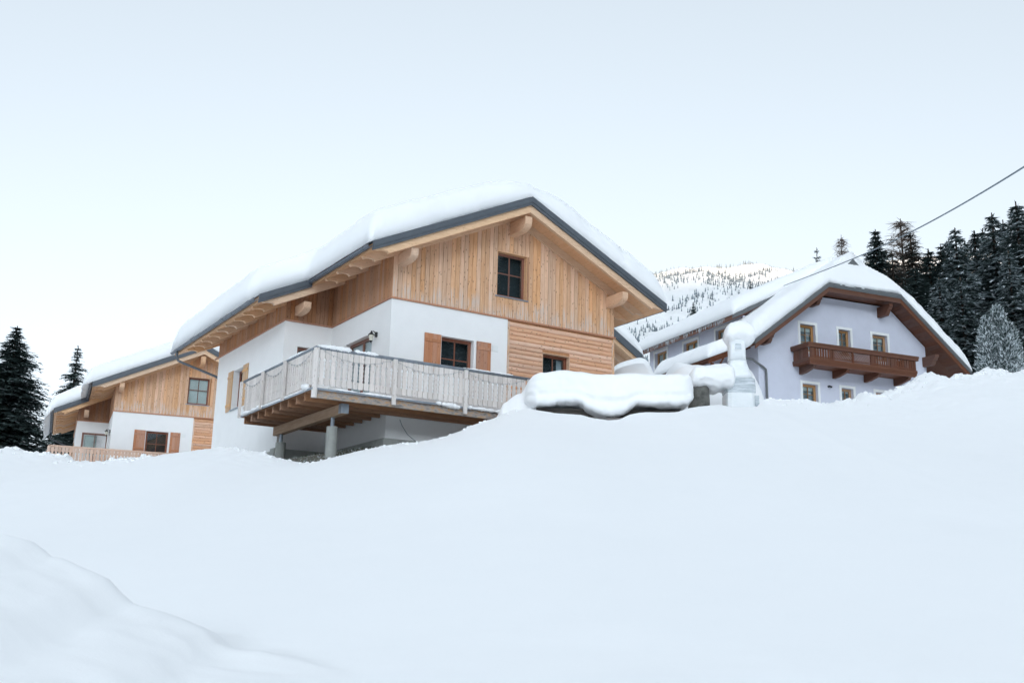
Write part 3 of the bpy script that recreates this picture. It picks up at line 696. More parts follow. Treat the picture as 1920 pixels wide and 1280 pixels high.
# snow lying on the deck rail and its edge, one object each
def lump_strip(name, pts, rads, label, cat='snow', seed=0, mat='snow_rough', flat=.7):
    k = 10; m = MB(); n = len(pts); b = []
    r_ = np.array(rads)
    for i, p in enumerate(pts):
        p = Vector(p); t = (Vector(pts[min(i + 1, n - 1)]) - Vector(pts[max(i - 1, 0)])).normalized(); a = Vector((0, 0, 1)).cross(t).normalized()
        for j in range(k):
            an = 2 * math.pi * j / k; jr = 1 + .16 * math.sin(i * 2.3 + j * 1.7 + seed)
            b.append(tuple(p + a * math.cos(an) * r_[i] * jr + Vector((0, 0, 1)) * (math.sin(an) * r_[i] * flat * jr)))
    fs = []
    for i in range(n - 1):
        for j in range(k): fs.append((i * k + j, i * k + (j + 1) % k, (i + 1) * k + (j + 1) % k, (i + 1) * k + j))
    fs += [tuple(range(k)), tuple((n - 1) * k + j for j in range(k - 1, -1, -1))]
    m.add(b, fs); o = m.build(name, mat, None, True); o.matrix_world = T_M
    return tag(o, label, cat)
def strip(p0, p1, r0, label, seed, n=26):
    p0 = Vector(p0); p1 = Vector(p1); pts = []; rr = []
    for i in range(n):
        t = i / (n - 1); e = math.sqrt(max(0.0, 1 - (2 * t - 1) ** 8)); nz = float(fbm(t * 9, seed * 3.3, 1, 3, seed))
        pts.append(p0.lerp(p1, t) + Vector((0, 0, .2 * r0 * nz))); rr.append(max(.006, r0 * e * (1 + .75 * nz)))
    lump_strip('rail_snow', pts, rr, label, seed=seed)
RZ = -2.075
strip((-2.734, -1.35, RZ), (-2.734, 3.2, RZ - .01), .045, 'thin ridge of snow along the deck handrail facing the lower window', 4, 40)
strip((-2.72, -1.45, RZ + .01), (-1.75, -1.45, RZ), .085, 'rounded snow cushion over the corner post of the deck rail', 8)
strip((-1.7, -1.45, RZ), (-.95, -1.45, RZ - .01), .06, 'second snow cushion from the corner post on the deck rail', 10)
strip((1.55, -1.45, RZ), (3.25, -1.45, RZ), .045, 'thin snow strip on the deck rail below the ground floor shutters', 12, 36)
ZE = -3.16
strip((-2.80, 2.1, ZE + .02), (-2.80, 3.9, ZE), .075, 'snow clump hanging off the far end of the deck edge', 14)
strip((-2.80, -1.3, ZE + .01), (-2.80, 1.9, ZE), .035, 'narrow snow line along the side edge of the deck floor', 16, 40)
strip((-2.79, -1.18, ZE + .05), (-2.79, -.98, ZE + .06), .12, 'square snow lump beside the corner post of the deck', 18, 10)
strip((-2.3, -1.49, ZE + .01), (.2, -1.49, ZE), .035, 'narrow snow line along the front edge of the deck floor', 20, 40)
strip((.75, -1.50, ZE + .01), (1.5, -1.50, ZE - .05), .09, 'drooping snow patch on the front edge of the deck', 22)
strip((1.7, -1.50, ZE), (3.1, -1.50, ZE - .02), .08, 'lumpy snow patch on the deck front where it meets the heap', 24)
# string of lights swagged along the rail
def swag(posts, fixed, axis_, label):
    m = MB()
    for a, b in zip(posts[:-1], posts[1:]):
        pts = []
        for i in range(19):
            t = i / 18; q = a + (b - a) * t; z = -2.14 - .24 * (1 - (2 * t - 1) ** 2) + .012 * math.sin(i * 2.1)
            pts.append((q, fixed, z) if axis_ == 'u' else (fixed, q, z))
        m.tube(pts, .0045, 5)
        for p in pts[1::2]: p = Vector(p); m.tube([p, p + Vector((0, -.01, -.035))], .010, 5)
    o = m.build('light_string', 'garland'); o.matrix_world = T_M; tag(o, label, 'light string')
swag([-2.62, -.54, 1.63, 3.66], -1.485, 'u', 'thin dark light string swagged along the front railing of the raised deck')
swag([-1.35, .5, 2.25, 4.05], -2.77, 'v', 'thin dark light string swagged along the side railing of the raised deck')
m = MB(); m.tube([(.42, -.012, -3.45), (.5, -.012, -3.62), (.68, -.012, -3.85), (.95, -.012, -4.02)], .008, 5); o = m.build('wall_cable', 'wire_grey'); o.matrix_world = T_M; tag(o, 'thin grey cable hanging down the wall under the deck', 'cable')

# ------------------------------------------------------------------ garden furniture buried in snow
def loft(mb, secs, n=28, p=4.0):
    """stack of rounded-square sections: (cx, cy, z, half_x, half_y)"""
    b = len(mb.v)
    for (cx, cy, z, hx, hy) in secs:
        for j in range(n):
            an = 2 * math.pi * j / n; c_, s_ = math.cos(an), math.sin(an)
            rr = (abs(c_) ** p + abs(s_) ** p) ** (-1 / p); mb.v.append((cx + hx * rr * c_, cy + hy * rr * s_, z))
    for i in range(len(secs) - 1):
        for j in range(n): q = b + i * n; mb.f.append((q + j, q + (j + 1) % n, q + n + (j + 1) % n, q + n + j)); mb.mi.append(0)
    mb.f.append(tuple(b + j for j in range(n - 1, -1, -1))); mb.f.append(tuple(b + (len(secs) - 1) * n + j for j in range(n))); mb.mi += [0, 0]; return mb
T0 = 28.2
tb = empty('garden_table', (2.6, T0, 4.2)); tag(tb, 'long dark grey wooden table buried under a deep snow cap', 'table')
def tpart(name, a, b, mat='grey_old'):
    m = MB(); m.box(a, b); o = m.build(name, mat, tb); return o
for i in range(4): tpart('tabletop_plank', (-1.92, -.40 + i * .21, .71), (2.05, -.40 + i * .21 + .2, .77))
tpart('apron', (-1.8, -.36, .56), (1.9, -.32, .705)); tpart('apron', (-1.8, .36, .56), (1.9, .40, .705))
for x in (-1.6, 1.7):
    for y in (-.3, .3): tpart('leg', (x - .05, y - .05, -.35), (x + .05, y + .05, .705))
bn = empty('garden_bench', (2.6, 27.66, 4.15)); tag(bn, 'low dark wooden bench peeking out below the snow cap in front of the table', 'bench')
for i in range(2):
    m = MB(); m.box((-.9, -.16 + i * .16, .40), (1.0, -.16 + i * .16 + .15, .45)); m.build('seat_plank', 'grey_old', bn)
for x in (-.8, .9):
    m = MB(); m.box((x - .04, -.12, -.3), (x + .04, .12, .398)); m.build('leg', 'grey_old', bn)
def cap(name, top, bot, y0, half, label, n=140, k=56, p=6.0, seed=0, mat='snow'):
    """snow cap: upper and lower outlines along x, full rounded section in depth"""
    qt = sorted([tuple(at(a, b, y0)) for a, b in top]); qb = sorted([tuple(at(a, b, y0)) for a, b in bot])
    x0 = max(qt[0][0], qb[0][0]); x1 = min(qt[-1][0], qb[-1][0]); s = np.linspace(0, 1, n); xs = x0 + (x1 - x0) * (.4 * s + .6 * (.5 - .5 * np.cos(math.pi * s)))
    zt = np.interp(xs, [q[0] for q in qt], [q[2] for q in qt]); zb = np.interp(xs, [q[0] for q in qb], [q[2] for q in qb])
    ker = np.exp(-np.linspace(-2, 2, 7) ** 2); ker /= ker.sum()
    zt = np.convolve(np.pad(zt, 3, mode='edge'), ker, 'valid'); zb = np.minimum(np.convolve(np.pad(zb, 3, mode='edge'), ker, 'valid'), zt - .01)
    m = MB(); c = (zt + zb) / 2; h = (zt - zb) / 2
    tt = np.clip((xs - x0) / (x1 - x0), 0, 1); env = np.clip(1 - np.abs(2 * tt - 1) ** 9, .0, 1) ** .5
    for i in range(n):
        for j in range(k):
            an = 2 * math.pi * j / k; c_, s_ = math.cos(an), math.sin(an); pp = p if (s_ > 0 or name != 'table_snow') else 11.0; rr = (abs(c_) ** pp + abs(s_) ** pp) ** (-1 / pp)
            crs = 1.0 if name != 'table_snow' else 1 - .10 * math.exp(-((rr * s_ + .42) / .12) ** 2) - .04 * math.exp(-((rr * s_ - .25) / .25) ** 2); yy = y0 + half * crs * max(env[i], .03) * rr * c_; zz = c[i] + h[i] * rr * s_
            f = float(vnoise(xs[i] * 2.2, an * 1.3, seed)) * .05 + float(vnoise(xs[i] * 5.5, an * 3.3, seed + 2)) * .02 + .022 * float(vnoise(xs[i] * .8, (zz - c[i]) * 9, seed + 4)) * (c_ < 0) + float(vnoise(xs[i] * 9, an * 6, seed + 1)) * .022 * (1 if s_ < -.3 else .15)
            m.v.append((xs[i], yy + f * c_, zz + f * s_))
    for i in range(n - 1):
        for j in range(k): m.f.append((i * k + j, i * k + (j + 1) % k, (i + 1) * k + (j + 1) % k, (i + 1) * k + j))
    m.f += [tuple(range(k)), tuple((n - 1) * k + j for j in range(k - 1, -1, -1))]; m.mi = [0] * len(m.f)
    return tag(m.build(name, mat, None, True), label, 'snow')
cap('table_snow', [(983, 752), (985, 732), (989, 718), (998, 709), (1012, 706), (1060, 705), (1140, 706), (1260, 706), (1284, 707), (1292, 713), (1296, 728), (1299, 742)],
    [(983, 754.0), (990, 760.0), (1000, 767.0), (1020, 767.0), (1040, 765.5), (1084, 766.0), (1089, 771.0), (1100, 779.0), (1118, 786.0), (1150, 787.0), (1168, 783.0), (1180, 775.0), (1186, 769.0), (1200, 768.0), (1260, 770.0), (1283, 766.0), (1294, 754.0), (1299, 744.0)],
    T0, .85, 'long deep snow cap with a drooping middle on the buried garden table', seed=5)
# stump
m = MB(); loft(m, [(5.23, 29.1, z, .30 * f, .30 * f) for z, f in ((4.6, 1.08), (5.2, 1.02), (5.5, 1.0), (5.8, .97), (5.92, .93))], 20, 2.3)
for i in range(len(m.v)):
    x, y, z = m.v[i]; f = 1 + .06 * math.sin(6 * math.atan2(y - 29.1, x - 5.23) + z); m.v[i] = (5.23 + (x - 5.23) * f, 29.1 + (y - 29.1) * f, z)
tag(m.build('tree_stump', 'stone', None, True), 'rough grey stump between the snow-capped table and the wrapped oven', 'stump')
cap('stump_snow', [(1287, 712), (1292, 702), (1300, 692), (1318, 688), (1345, 685), (1362, 684), (1370, 690), (1376, 700)],
    [(1287, 716), (1292, 725), (1300, 729), (1318, 729), (1330, 734), (1340, 738), (1352, 733), (1362, 737), (1370, 730), (1376, 712)], 29.2, .6, 'bulging snow cap on the grey stump beside the wrapped oven', 60, p=2.8, seed=9)
# garden oven wrapped in film
OV = empty('garden_oven', (6.37, 29.2, 5.0)); tag(OV, 'garden oven with chimney wrapped in pale plastic film beside the grey stump', 'oven')
m = loft(MB(), [(0, 0, z, hx, .38) for z, hx in ((-.2, .44), (.3, .43), (.68, .42), (.70, .40))], 32, 7); m.build('oven_base', 'film_pale', OV, False)
m = loft(MB(), [(0.0, 0, z, hx, .37) for z, hx in ((.702, .40), (.74, .425), (.9, .42), (1.10, .41), (1.12, .40))], 32, 7); m.build('firebox', 'film', OV, False)
m = loft(MB(), [(-.02, 0, z, hx, hy) for z, hx, hy in ((1.121, .395, .36), (1.25, .37, .33), (1.42, .30, .28), (1.58, .245, .25), (1.66, .235, .24))], 32, 4); m.build('hood', 'film_pale', OV, True)
m = loft(MB(), [(-.03, 0, z, hx, hx) for z, hx in ((1.661, .235), (1.9, .225), (2.1, .23), (2.18, .25), (2.26, .26))], 32, 5); ch = m.build('chimney', 'film_pale', OV, True)
m = MB(); m.prism([(-.03 + .09 * math.cos(t), -.235, 2.08 + .06 * math.sin(t)) for t in np.linspace(0, math.pi, 8)] + [(-.12, -.235, 1.96), (.06, -.235, 1.96)], (0, .02, 0)); m.build('flue_opening', 'film', ch)
m = MB(); m.box((-.13, -.262, 1.935), (.07, -.238, 1.958)); m.build('flue_ledge', 'film_pale', ch)
m = MB(); m.box((.36, -.41, .34), (.47, -.2, .62)); m.build('side_shelf', 'film', OV)
cap('snow_ball', [(1356, 632), (1359, 618), (1366, 608), (1376, 602), (1386, 600.5), (1398, 603), (1408, 612), (1413, 624), (1415, 634)], [(1356, 634), (1361, 641), (1368, 650), (1374, 645), (1386, 643), (1394, 647), (1400, 652), (1410, 645), (1415, 638)], 29.2, .43, 'round snow ball sitting on top of the oven chimney', 50, 30, 2.2, 14)
drift('snow_drift', [(905, 800), (916, 790), (925, 781), (933, 772), (938, 766), (942, 757), (950, 755), (957, 749), (964, 744), (970, 739), (979, 739), (985, 727), (991, 714), (1000, 709), (1015, 710), (1030, 725), (1050, 765)], 28.5, 1.0, .8, 4.3, 2, .10)
drift('snow_drift', [(1392, 760), (1398, 705), (1404, 690), (1412, 700), (1418, 712), (1426, 728), (1432, 742), (1440, 758)], 29.9, .8, 1.0, 4.6, 3)
# mounds between the chalet and the violet house
drift('snow_drift', [(1120, 720), (1150, 692), (1165, 688), (1190, 681), (1205, 680), (1216, 683), (1226, 690), (1236, 700), (1246, 715)], 37, 6.0, 3.0, 6.2, 4)
drift('snow_drift', [(1120, 690), (1152, 684), (1175, 676), (1200, 670), (1214, 668), (1226, 672), (1240, 690)], 42.5, 5, 1.8, 7.0, 6)
drift('snow_drift', [(1212, 720), (1228, 695), (1240, 688), (1255, 681), (1268, 676), (1285, 682), (1310, 688), (1345, 686), (1385, 690), (1420, 735)], 39, 6.0, 2.0, 6.8, 7)
drift('snow_drift', [(1225, 735), (1240, 705), (1262, 693), (1285, 686), (1310, 684), (1345, 688), (1370, 695), (1390, 730)], 33, 3.6, 2.0, 5.2, 8)

# ------------------------------------------------------------------ violet house
V_LOC, V_YAW = (11.453, 48.154, 13.265), R(23.03)
T_V = Matrix.Translation(V_LOC) @ Matrix.Rotation(V_YAW, 4, 'Z')
VH = empty('violet_house', V_LOC, V_YAW); tag(VH, 'pale violet plastered house with carved brown balcony and half-hipped snowy roof', 'house')
X, Y, nX, nY = (1, 0, 0), (0, 1, 0), (-1, 0, 0), (0, -1, 0)
RU, RZV, SL, SR = 5.72, 3.45, .755, .79
def zv(u): return RZV - (SL * (RU - u) if u < RU else SR * (u - RU))
HIPZ = 1.75
UWR, VWB = 10.2, 9.8
wins = [(2.338, 3.48), (4.63, 5.597), (6.716, 7.903)]
ops = []
for a, b in wins: ops += [(a + .125, b - .125, -1.45, -.13), (a + .125, b - .125, -4.35, -3.03)]
topg = lambda u: min(zv(u) - .34, 1.36)
topg.knots = [RU - (RZV - .34 - 1.36) / SL, RU + (RZV - .34 - 1.36) / SR]
m = MB(); wall_open(m, (0, 0, 0), X, Y, UWR, -6.2, topg, .35, ops)
sops = [(8.0, 9.25, -1.4, .0), (5.0, 6.35, -1.4, -.06), (2.15, 3.4, -1.4, -.03)]
m2 = []
wall_open(m, (0, .35, 0), Y, X, .75, -6.2, -.95, .35, [])
wall_open(m, (0, 1.1, 0), Y, X, VWB - 1.1, -6.2, .22, .35, [(a - 1.1, b - 1.1, c_, d_) for a, b, c_, d_ in sops])
wall_open(m, (UWR - .35, .35, 0), Y, X, VWB - .35, -6.2, -.45, .35, []); wall_open(m, (.35, VWB - .35, 0), X, Y, UWR - .7, -6.2, .2, .35, [])
m.build('plaster_wall', 'plaster_violet', VH)
def casing(P, a, n_, u0, u1, z0, z1, wd=.125):
    P = Vector(P); a = Vector(a); n_ = Vector(n_); Z = Vector((0, 0, 1)); m = MB()
    for (p, q, r, s) in ((u0, u0 + wd, z0, z1), (u1 - wd, u1, z0, z1), (u0 + wd, u1 - wd, z1 - wd, z1), (u0 + wd, u1 - wd, z0, z0 + wd)):
        c = [P + a * u + Z * w - n_ * d for d in (.03, .001) for (u, w) in ((p, r), (q, r), (q, s), (p, s))]
        m.add([tuple(x) for x in c], [(0, 1, 2, 3), (7, 6, 5, 4), (0, 4, 5, 1), (1, 5, 6, 2), (2, 6, 7, 3), (3, 7, 4, 0)])
    m.build('window_casing', 'casing_white', VH)
for a, b in wins:
    for z1 in (0, -2.9):
        casing((0, 0, 0), X, Y, a, b, z1 - 1.575, z1)
        window(VH, (a + .125, 0, z1 - 1.45), X, Y, b - a - .25, 1.32, .16, 'honey_z', .12, (2, 3), sill=False, back='sheer', blind=(.16, 'blind_pale') if b - a > 1.05 else (.08, 'curtain'), curtain=((b - a - .25) * .62, (b - a - .25) * .86) if b - a > 1.05 else None, bar=.025)
for (a, b, z0, z1) in sops:
    casing((0, 0, 0), nY, X, -b - .12, -a + .12, z0 - .12, z1 + .12)
    window(VH, (0, b, z0), nY, X, b - a, z1 - z0, .16, 'honey_z', .12, (2, 1), sill=False, bar=.12, blind=(1.0, 'blind_pale'))
# roof of the violet house
def slab(mb, poly, th, mi=0): mb.prism([tuple(p) for p in poly], (0, 0, -th), mi)
VO = -1.0; HV = .50   # verge and the hip's top
uh0 = RU - (RZV - HIPZ) / SL; uh1 = RU + (RZV - HIPZ) / SR
E0, E1, ES, ZS_ = -.84, 12.05, -.62, .14
SS = (RZV - ZS_) / (RU - ES)
m = MB(); VE = VWB + .7
slab(m, [(E0, VO, zv(E0) - .03), (uh0, VO, HIPZ - .03), (RU, HV, RZV - .03), (RU, 1.15, RZV - .03), (E0, 1.15, zv(E0) - .03)], .24)
slab(m, [(E1, VO, zv(E1) - .03), (E1, VE, zv(E1) - .03), (RU, VE, RZV - .03), (RU, HV, RZV - .03), (uh1, VO, HIPZ - .03)], .24)
slab(m, [(uh0, VO, HIPZ - .03), (uh1, VO, HIPZ - .03), (RU, HV, RZV - .03)], .24)
slab(m, [(ES, 1.0, ZS_ - .02), (RU, 1.0, RZV - .02), (RU, VE, RZV - .02), (ES, VE, ZS_ - .02)], .20)
vroof = m.build('roof', 'brown_u', VH)
m = MB(); slab(m, [(ES + .3, 1.12, -.75), (RU - .2, 1.12, -.75), (RU - .2, 1.12, RZV - .4), (ES + .75, 1.12, ZS_ + .1)], .001) if False else None
m.prism([(.0, 1.12, -1.0), (RU - .3, 1.12, -1.0), (RU - .3, 1.12, RZV - .45), (.0, 1.12, ZS_ + .02)], (0, .12, 0)); m.build('dormer_cheek', 'cheek', VH)
def vfas(p, q, mat='metal_green', d=.05, h=.19, t=.02):
    p = Vector(p); q = Vector(q); dv = (q - p); nn = Vector((dv.y, -dv.x, 0)).normalized() if abs(dv.x) + abs(dv.y) > 0 else Vector((0, -1, 0))
    if nn.y > 0: nn = -nn
    m = MB(); U_ = Vector((0, 0, t))
    for (a_, b_, dd) in ((t, -h * .62, d), (-h * .62, -h, d * .6)):
        m.prism([p + Vector((0, 0, a_)), q + Vector((0, 0, a_)), q + Vector((0, 0, b_)), p + Vector((0, 0, b_))], nn * dd)
    m.build('fascia', mat, vroof)
vfas((E0 - .05, VO, zv(E0 - .05)), (uh0, VO, HIPZ)); vfas((uh0, VO, HIPZ), (uh1, VO, HIPZ)); vfas((uh1, VO, HIPZ), (E1 + .03, VO, zv(E1 + .03)))
vfas((ES - .05, 1.0, ZS_), (RU - 1.2, 1.0, ZS_ + SS * (RU - 1.2 - ES)))
# gablet at the ridge end
m = MB(); m.prism([(RU - .62, -.24, RZV - .46), (RU + .62, -.24, RZV - .46), (RU, -.24, RZV + .06)], (0, .6, 0)); m.build('gablet', 'metal_green', vroof)
m = MB(); m.prism([(RU - .2, -.258, RZV - .42), (RU + .2, -.258, RZV - .42), (RU, -.258, RZV - .22)], (0, .015, 0)); m.build('gablet_vent', 'brown_z', vroof)
# soffit boards under the verge
k = 0
for i in range(22):
    t0, t1 = i / 22 + .002, (i + 1) / 22 - .002
    for (ua, ub) in ((E1 - .1, uh1),):
        a_, b_ = ua + (ub - ua) * t0, ua + (ub - ua) * t1
        m = MB(); m.prism([(a_, VO + .1, zv(a_) - .272), (b_, VO + .1, zv(b_) - .272), (b_, -.01, zv(b_) - .272), (a_, -.01, zv(a_) - .272)], (0, 0, -.02)); m.build('soffit_board', 'brown_v', vroof)
for i in range(6):
    v0, v1 = VO + .05 + i * .155, VO + .05 + i * .155 + .15
    m = MB(); m.box((uh0 + .1, v0, 1.42), (uh1 - .1, v1, 1.45)); m.build('soffit_board', 'brown_u', vroof)
for (ua, ub) in ((E0, uh0), (uh1, E1)):
    m = MB(); m.prism([(ua, VO + .01, zv(ua) - .27), (ub, VO + .01, zv(ub) - .27), (ub, VO + .01, zv(ub) - .42), (ua, VO + .01, zv(ua) - .42)], (0, .08, 0)); m.build('barge_rafter', 'brown_u', vroof)
m = MB(); m.box((uh0, VO + .01, HIPZ - .42), (uh1, VO + .09, HIPZ - .27)); m.build('barge_rafter', 'brown_u', vroof)
for (u, zt, w) in ((3.03, 1.22, .20), (.13, -.98, .20), (7.24, 1.26, .22), (9.96, -.98, .24)):
    h = zt - (.745 if zt > 0 else -1.46)
    m = MB(); pr = [(0, zt), (-.88, zt), (-.88, zt - .12), (-.82, zt - .15), (-.78, zt - .24), (-.70, zt - .27), (-.66, zt - h * .75), (-.55, zt - h), (0, zt - h)]
    m.prism([(u, v, z) for v, z in pr], (w, 0, 0)); m.build('bracket_purlin', 'brown_v', vroof)
def vgut(u, v0, v1, z):
    m = MB(); k = 9; pr = [(u + .075 * math.cos(t), z + .075 * math.sin(t)) for t in np.linspace(math.pi, 2 * math.pi, k)] + [(u + .066 * math.cos(t), z + .066 * math.sin(t)) for t in np.linspace(2 * math.pi, math.pi, k)]
    m.prism([(a_, v0, b_) for a_, b_ in pr], (0, v1 - v0, 0)); m.build('gutter', 'metal_green', vroof)
vgut(E0 - .1, VO, 1.1, zv(E0) - .12); vgut(E1 + .1, VO, VE, zv(E1) - .12)
m = MB(); m.box((ES - .03, 1.0, ZS_ - .23), (ES + .0, VE, ZS_ - .01)); m.build('eave_board', 'brown_v', vroof)
m = MB(); m.tube([(E0 - .1, .55, zv(E0) - .2), (E0 - .1, .55, zv(E0) - .38), (E0 + .1, .5, zv(E0) - .5), (-.35, -.02, -2.2), (.2, -.10, -2.52), (.33, -.10, -2.62), (.35, -.10, -2.8), (.35, -.10, -6)], .055, 8); m.build('downspout', 'metal_green', vroof, True)
# balcony of the violet house
bal = MB(); B0, B1, BD, BT = 1.842, 8.474, -1.32, -1.363
bal.box((B0 + .12, BD + .08, -2.28), (B1 - .12, -.01, -2.20)); VB_ = bal.build('balcony', 'brown_u', VH)
def bp(name, a, b, mat='brown_u'):
    m = MB(); m.box(a, b); return m.build(name, mat, VB_)
for z0, z1, d in ((BT - .10, BT, 0), (BT - .215, BT - .102, .02)):
    bp('handrail', (B0 + d, BD + d, z0), (B1 - d, BD + .20, z1)); 
    bp('handrail', (B0 + d, BD + .201, z0), (B0 + .20, -.01, z1), 'brown_v'); bp('handrail', (B1 - .20, BD + .201, z0), (B1 - d, -.01, z1), 'brown_v')
bp('floor_beam', (B0 + .10, BD + .06, -2.20), (B1 - .10, BD + .16, -2.06)); bp('floor_beam', (B0 + .14, BD + .10, -2.38), (B1 - .14, BD + .2, -2.205))
bp('floor_beam', (B0 + .10, BD + .161, -2.20), (B0 + .20, -.01, -2.06), 'brown_v'); bp('floor_beam', (B1 - .2, BD + .161, -2.20), (B1 - .10, -.01, -2.06), 'brown_v')
bp('bottom_rail', (B0 + .14, BD + .09, -2.03), (B1 - .14, BD + .13, -1.97))
PU = [B0 + .16, 3.30, 4.45, 5.55, 6.75, B1 - .26]
for u in PU: bp('post', (u, BD + .075, -2.058), (u + .10, BD + .145, BT - .217), 'brown_z')
for a, b in zip(PU[:-1], PU[1:]):
    a += .11; b -= .01; mid = (a + b) / 2
    if 3.3 < mid < 5.6 and b - a > .9:      # the two carved middle fields: slanting slats
        s = 1 if mid < 4.4 else -1
        for i in range(-4, 9):
            u0 = a + i * .145; z0, z1 = -2.03, BT - .22; dx = (z1 - z0) * .9
            q0, q1 = (u0, u0 + dx) if s < 0 else (u0 + dx, u0)
            pl = [(q0, z0), (q0 + .105, z0), (q1 + .105, z1), (q1, z1)]
            for lim, sg in ((a, 1), (b, -1)):
                nw = []
                for j in range(len(pl)):
                    (ua, za), (ub, zb_) = pl[j], pl[(j + 1) % len(pl)]; ia, ib = sg * (ua - lim) >= 0, sg * (ub - lim) >= 0
                    if ia: nw.append((ua, za))
                    if ia != ib: t = (lim - ua) / (ub - ua); nw.append((lim, za + (zb_ - za) * t))
                pl = nw
            if len(pl) < 3: continue
            ar = abs(sum(pl[j][0] * pl[(j + 1) % len(pl)][1] - pl[(j + 1) % len(pl)][0] * pl[j][1] for j in range(len(pl)))) / 2
            if ar < .004: continue
            m = MB(); m.prism([(u, BD + .10 + .0006 * (i % 3), z) for u, z in pl], (0, .02, 0)); m.build('slat', 'brown_z', VB_)
    else:
        k = int((b - a) / .135); w = (b - a) / k
        for i in range(k):
            m = MB(); g = .018 if 1 < i < k - 1 else .006; m.box((a + i * w + g, BD + .10, -2.05), (a + (i + 1) * w - g, BD + .12, BT - .218)); m.build('slat', 'brown_z', VB_)
for (us_) in (B0 + .12, B1 - .14):
    for i in range(8):
        m = MB(); m.box((us_, BD + .17 + i * .137, -2.05), (us_ + .02, BD + .17 + i * .137 + .125, BT - .218)); m.build('slat', 'brown_z', VB_)
for u in (2.30, 4.25, 6.15, 8.0):
    m = MB(); pr = [(-.01, -2.285), (BD + .22, -2.285), (BD + .22, -2.36), (BD + .30, -2.42), (BD + .33, -2.48), (-.35, -2.62), (-.01, -2.64)]; m.prism([(u, v, z) for v, z in pr], (.17, 0, 0)); m.build('bracket', 'brown_v', VB_)
m = MB(); m.tube([(3.98, -.01, -3.05), (3.98, -.10, -3.05)], .05, 10); m.tube([(3.98, -.10, -3.05), (4.06, -.19, -3.10)], .045, 8); m.build('wall_spotlight', 'iron_black', VH)
# its snow
mb = MB()
zm = lambda u, v: np.minimum(np.minimum(RZV - SL * (RU - u), RZV - SR * (u - RU)) - .10 * np.exp(-((u - RU) / .6) ** 2), np.where((v > -.2) & (np.abs(u - RU) < .75), 99.0, HIPZ + (RZV - HIPZ) / (HV - VO) * (v - VO))) + .03
snow_shell(mb, snow_grid(zm, lambda v: E0 - .15 + 0 * v, lambda v: E1 + .16 + 0 * v, VO - .03, 1.75, .62, .48, 140, 60, 41, Tf=lambda u, v: 1 + .40 * sstep(1.6, 3.2, np.abs(u - RU))))
zs2 = lambda u, v: np.minimum(RZV - SS * (RU - u), RZV - SR * (u - RU)) - .08 * np.exp(-((u - RU) / .6) ** 2) + .03
snow_shell(mb, snow_grid(zs2, lambda v: ES - .06 + 0 * v, lambda v: E1 + .16 + 0 * v, .98, VE + .1, .70, .50, 90, 80, 47))
o = mb.build('roof_snow', 'snow', None, True, fix=False); o.matrix_world = T_V; tag(o, 'deep snow blanket over the half-hipped roof of the violet house', 'snow')
# icicles under the shed eave
m = MB()
for i in range(150):
    v = random.uniform(1.6, VE - .2); L = random.uniform(.05, .22) * (1 + .8 * math.sin(v * 2.1) ** 2); r = random.uniform(.008, .016)
    m.tube([(ES - .045, v, ZS_ - .02), (ES - .045, v, ZS_ - .02 - L * .5), (ES - .045, v, ZS_ - .02 - L)], [r, r * .7, .002], 5)
ic = m.build('icicle_fringe', 'icicle', None, True); ic.matrix_world = T_V; tag(ic, 'fringe of small icicles along the long eave of the violet house', 'icicles', kind='stuff')
# porch roof on its left side
PH = empty('porch', V_LOC, V_YAW); tag(PH, 'open brown timber porch leaning on the side of the violet house', 'porch')
pz = lambda u: -1.25 + .42 * (u + .0)
m = MB(); m.prism([(-2.3, .5, pz(-2.3)), (-.005, .5, pz(-.005)), (-.005, .5, pz(0) - .12), (-2.3, .5, pz(-2.3) - .12)], (0, 4.6, 0)); m.build('porch_roof', 'brown_u', PH)
for v in (.55, 1.9, 3.3, 4.9):
    m = MB(); m.prism([(-2.35, v, pz(-2.35) - .121), (-.005, v, pz(0) - .121), (-.005, v, pz(0) - .26), (-2.35, v, pz(-2.35) - .26)], (0, .1, 0)); m.build('rafter', 'brown_u', PH)
for v in (.6, 4.85):
    m = MB(); m.box((-2.2, v - .06, -6), (-2.08, v + .06, pz(-2.2) - .261)); m.build('post', 'brown_z', PH)
    m = MB(); m.tube([(-2.14, v, pz(-2.2) - .95), (-1.5, v, pz(-1.5) - .25)], .05, 4); m.build('brace', 'brown_z', PH)
mb = MB(); snow_shell(mb, snow_grid(lambda u, v: -1.25 + .42 * u + .01, lambda v: -2.5 + 0 * v, lambda v: 0.0 + 0 * v, .38, 5.3, .62, .5, 50, 60, 61))
o = mb.build('roof_snow', 'snow', None, True, fix=False); o.matrix_world = T_V; tag(o, 'bulging snow pad on the low porch roof of the violet house', 'snow')

# ------------------------------------------------------------------ small building behind the chalet
PT = at(1203, 666, 45.5); P_YAW = R(30.0)
OB = empty('outbuilding', (PT.x, PT.y, PT.z), P_YAW); tag(OB, 'timber building mostly hidden behind the big chalet, dark verge and pale rafters showing', 'building')
PWd, PP, PDp = 3.6, .62, 7.0
pzr = lambda u: PP * (-u) if u > -PWd else PP * (2 * PWd + u)
m = MB(); wt = lambda u: pzr(u - 2 * PWd + .9) - .3; wt.knots = [PWd - .9]
wall_open(m, (-2 * PWd + .9, .8, 0), X, Y, 2 * PWd - 1.8, -4.5, wt, .25, []); m.box((-2 * PWd + .9, 1.05, -4.5), (-.9, PDp - .5, .25)); m.build('wall', 'plaster_white', OB)
m = MB()
m.prism([(0, 0, -.02), (-PWd, 0, PP * PWd - .02), (-2 * PWd, 0, -.02), (-2 * PWd, 0, -.2), (-PWd, 0, PP * PWd - .2), (0, 0, -.2)], (0, PDp, 0)); pr_ = m.build('roof', 'spruce_v', OB)
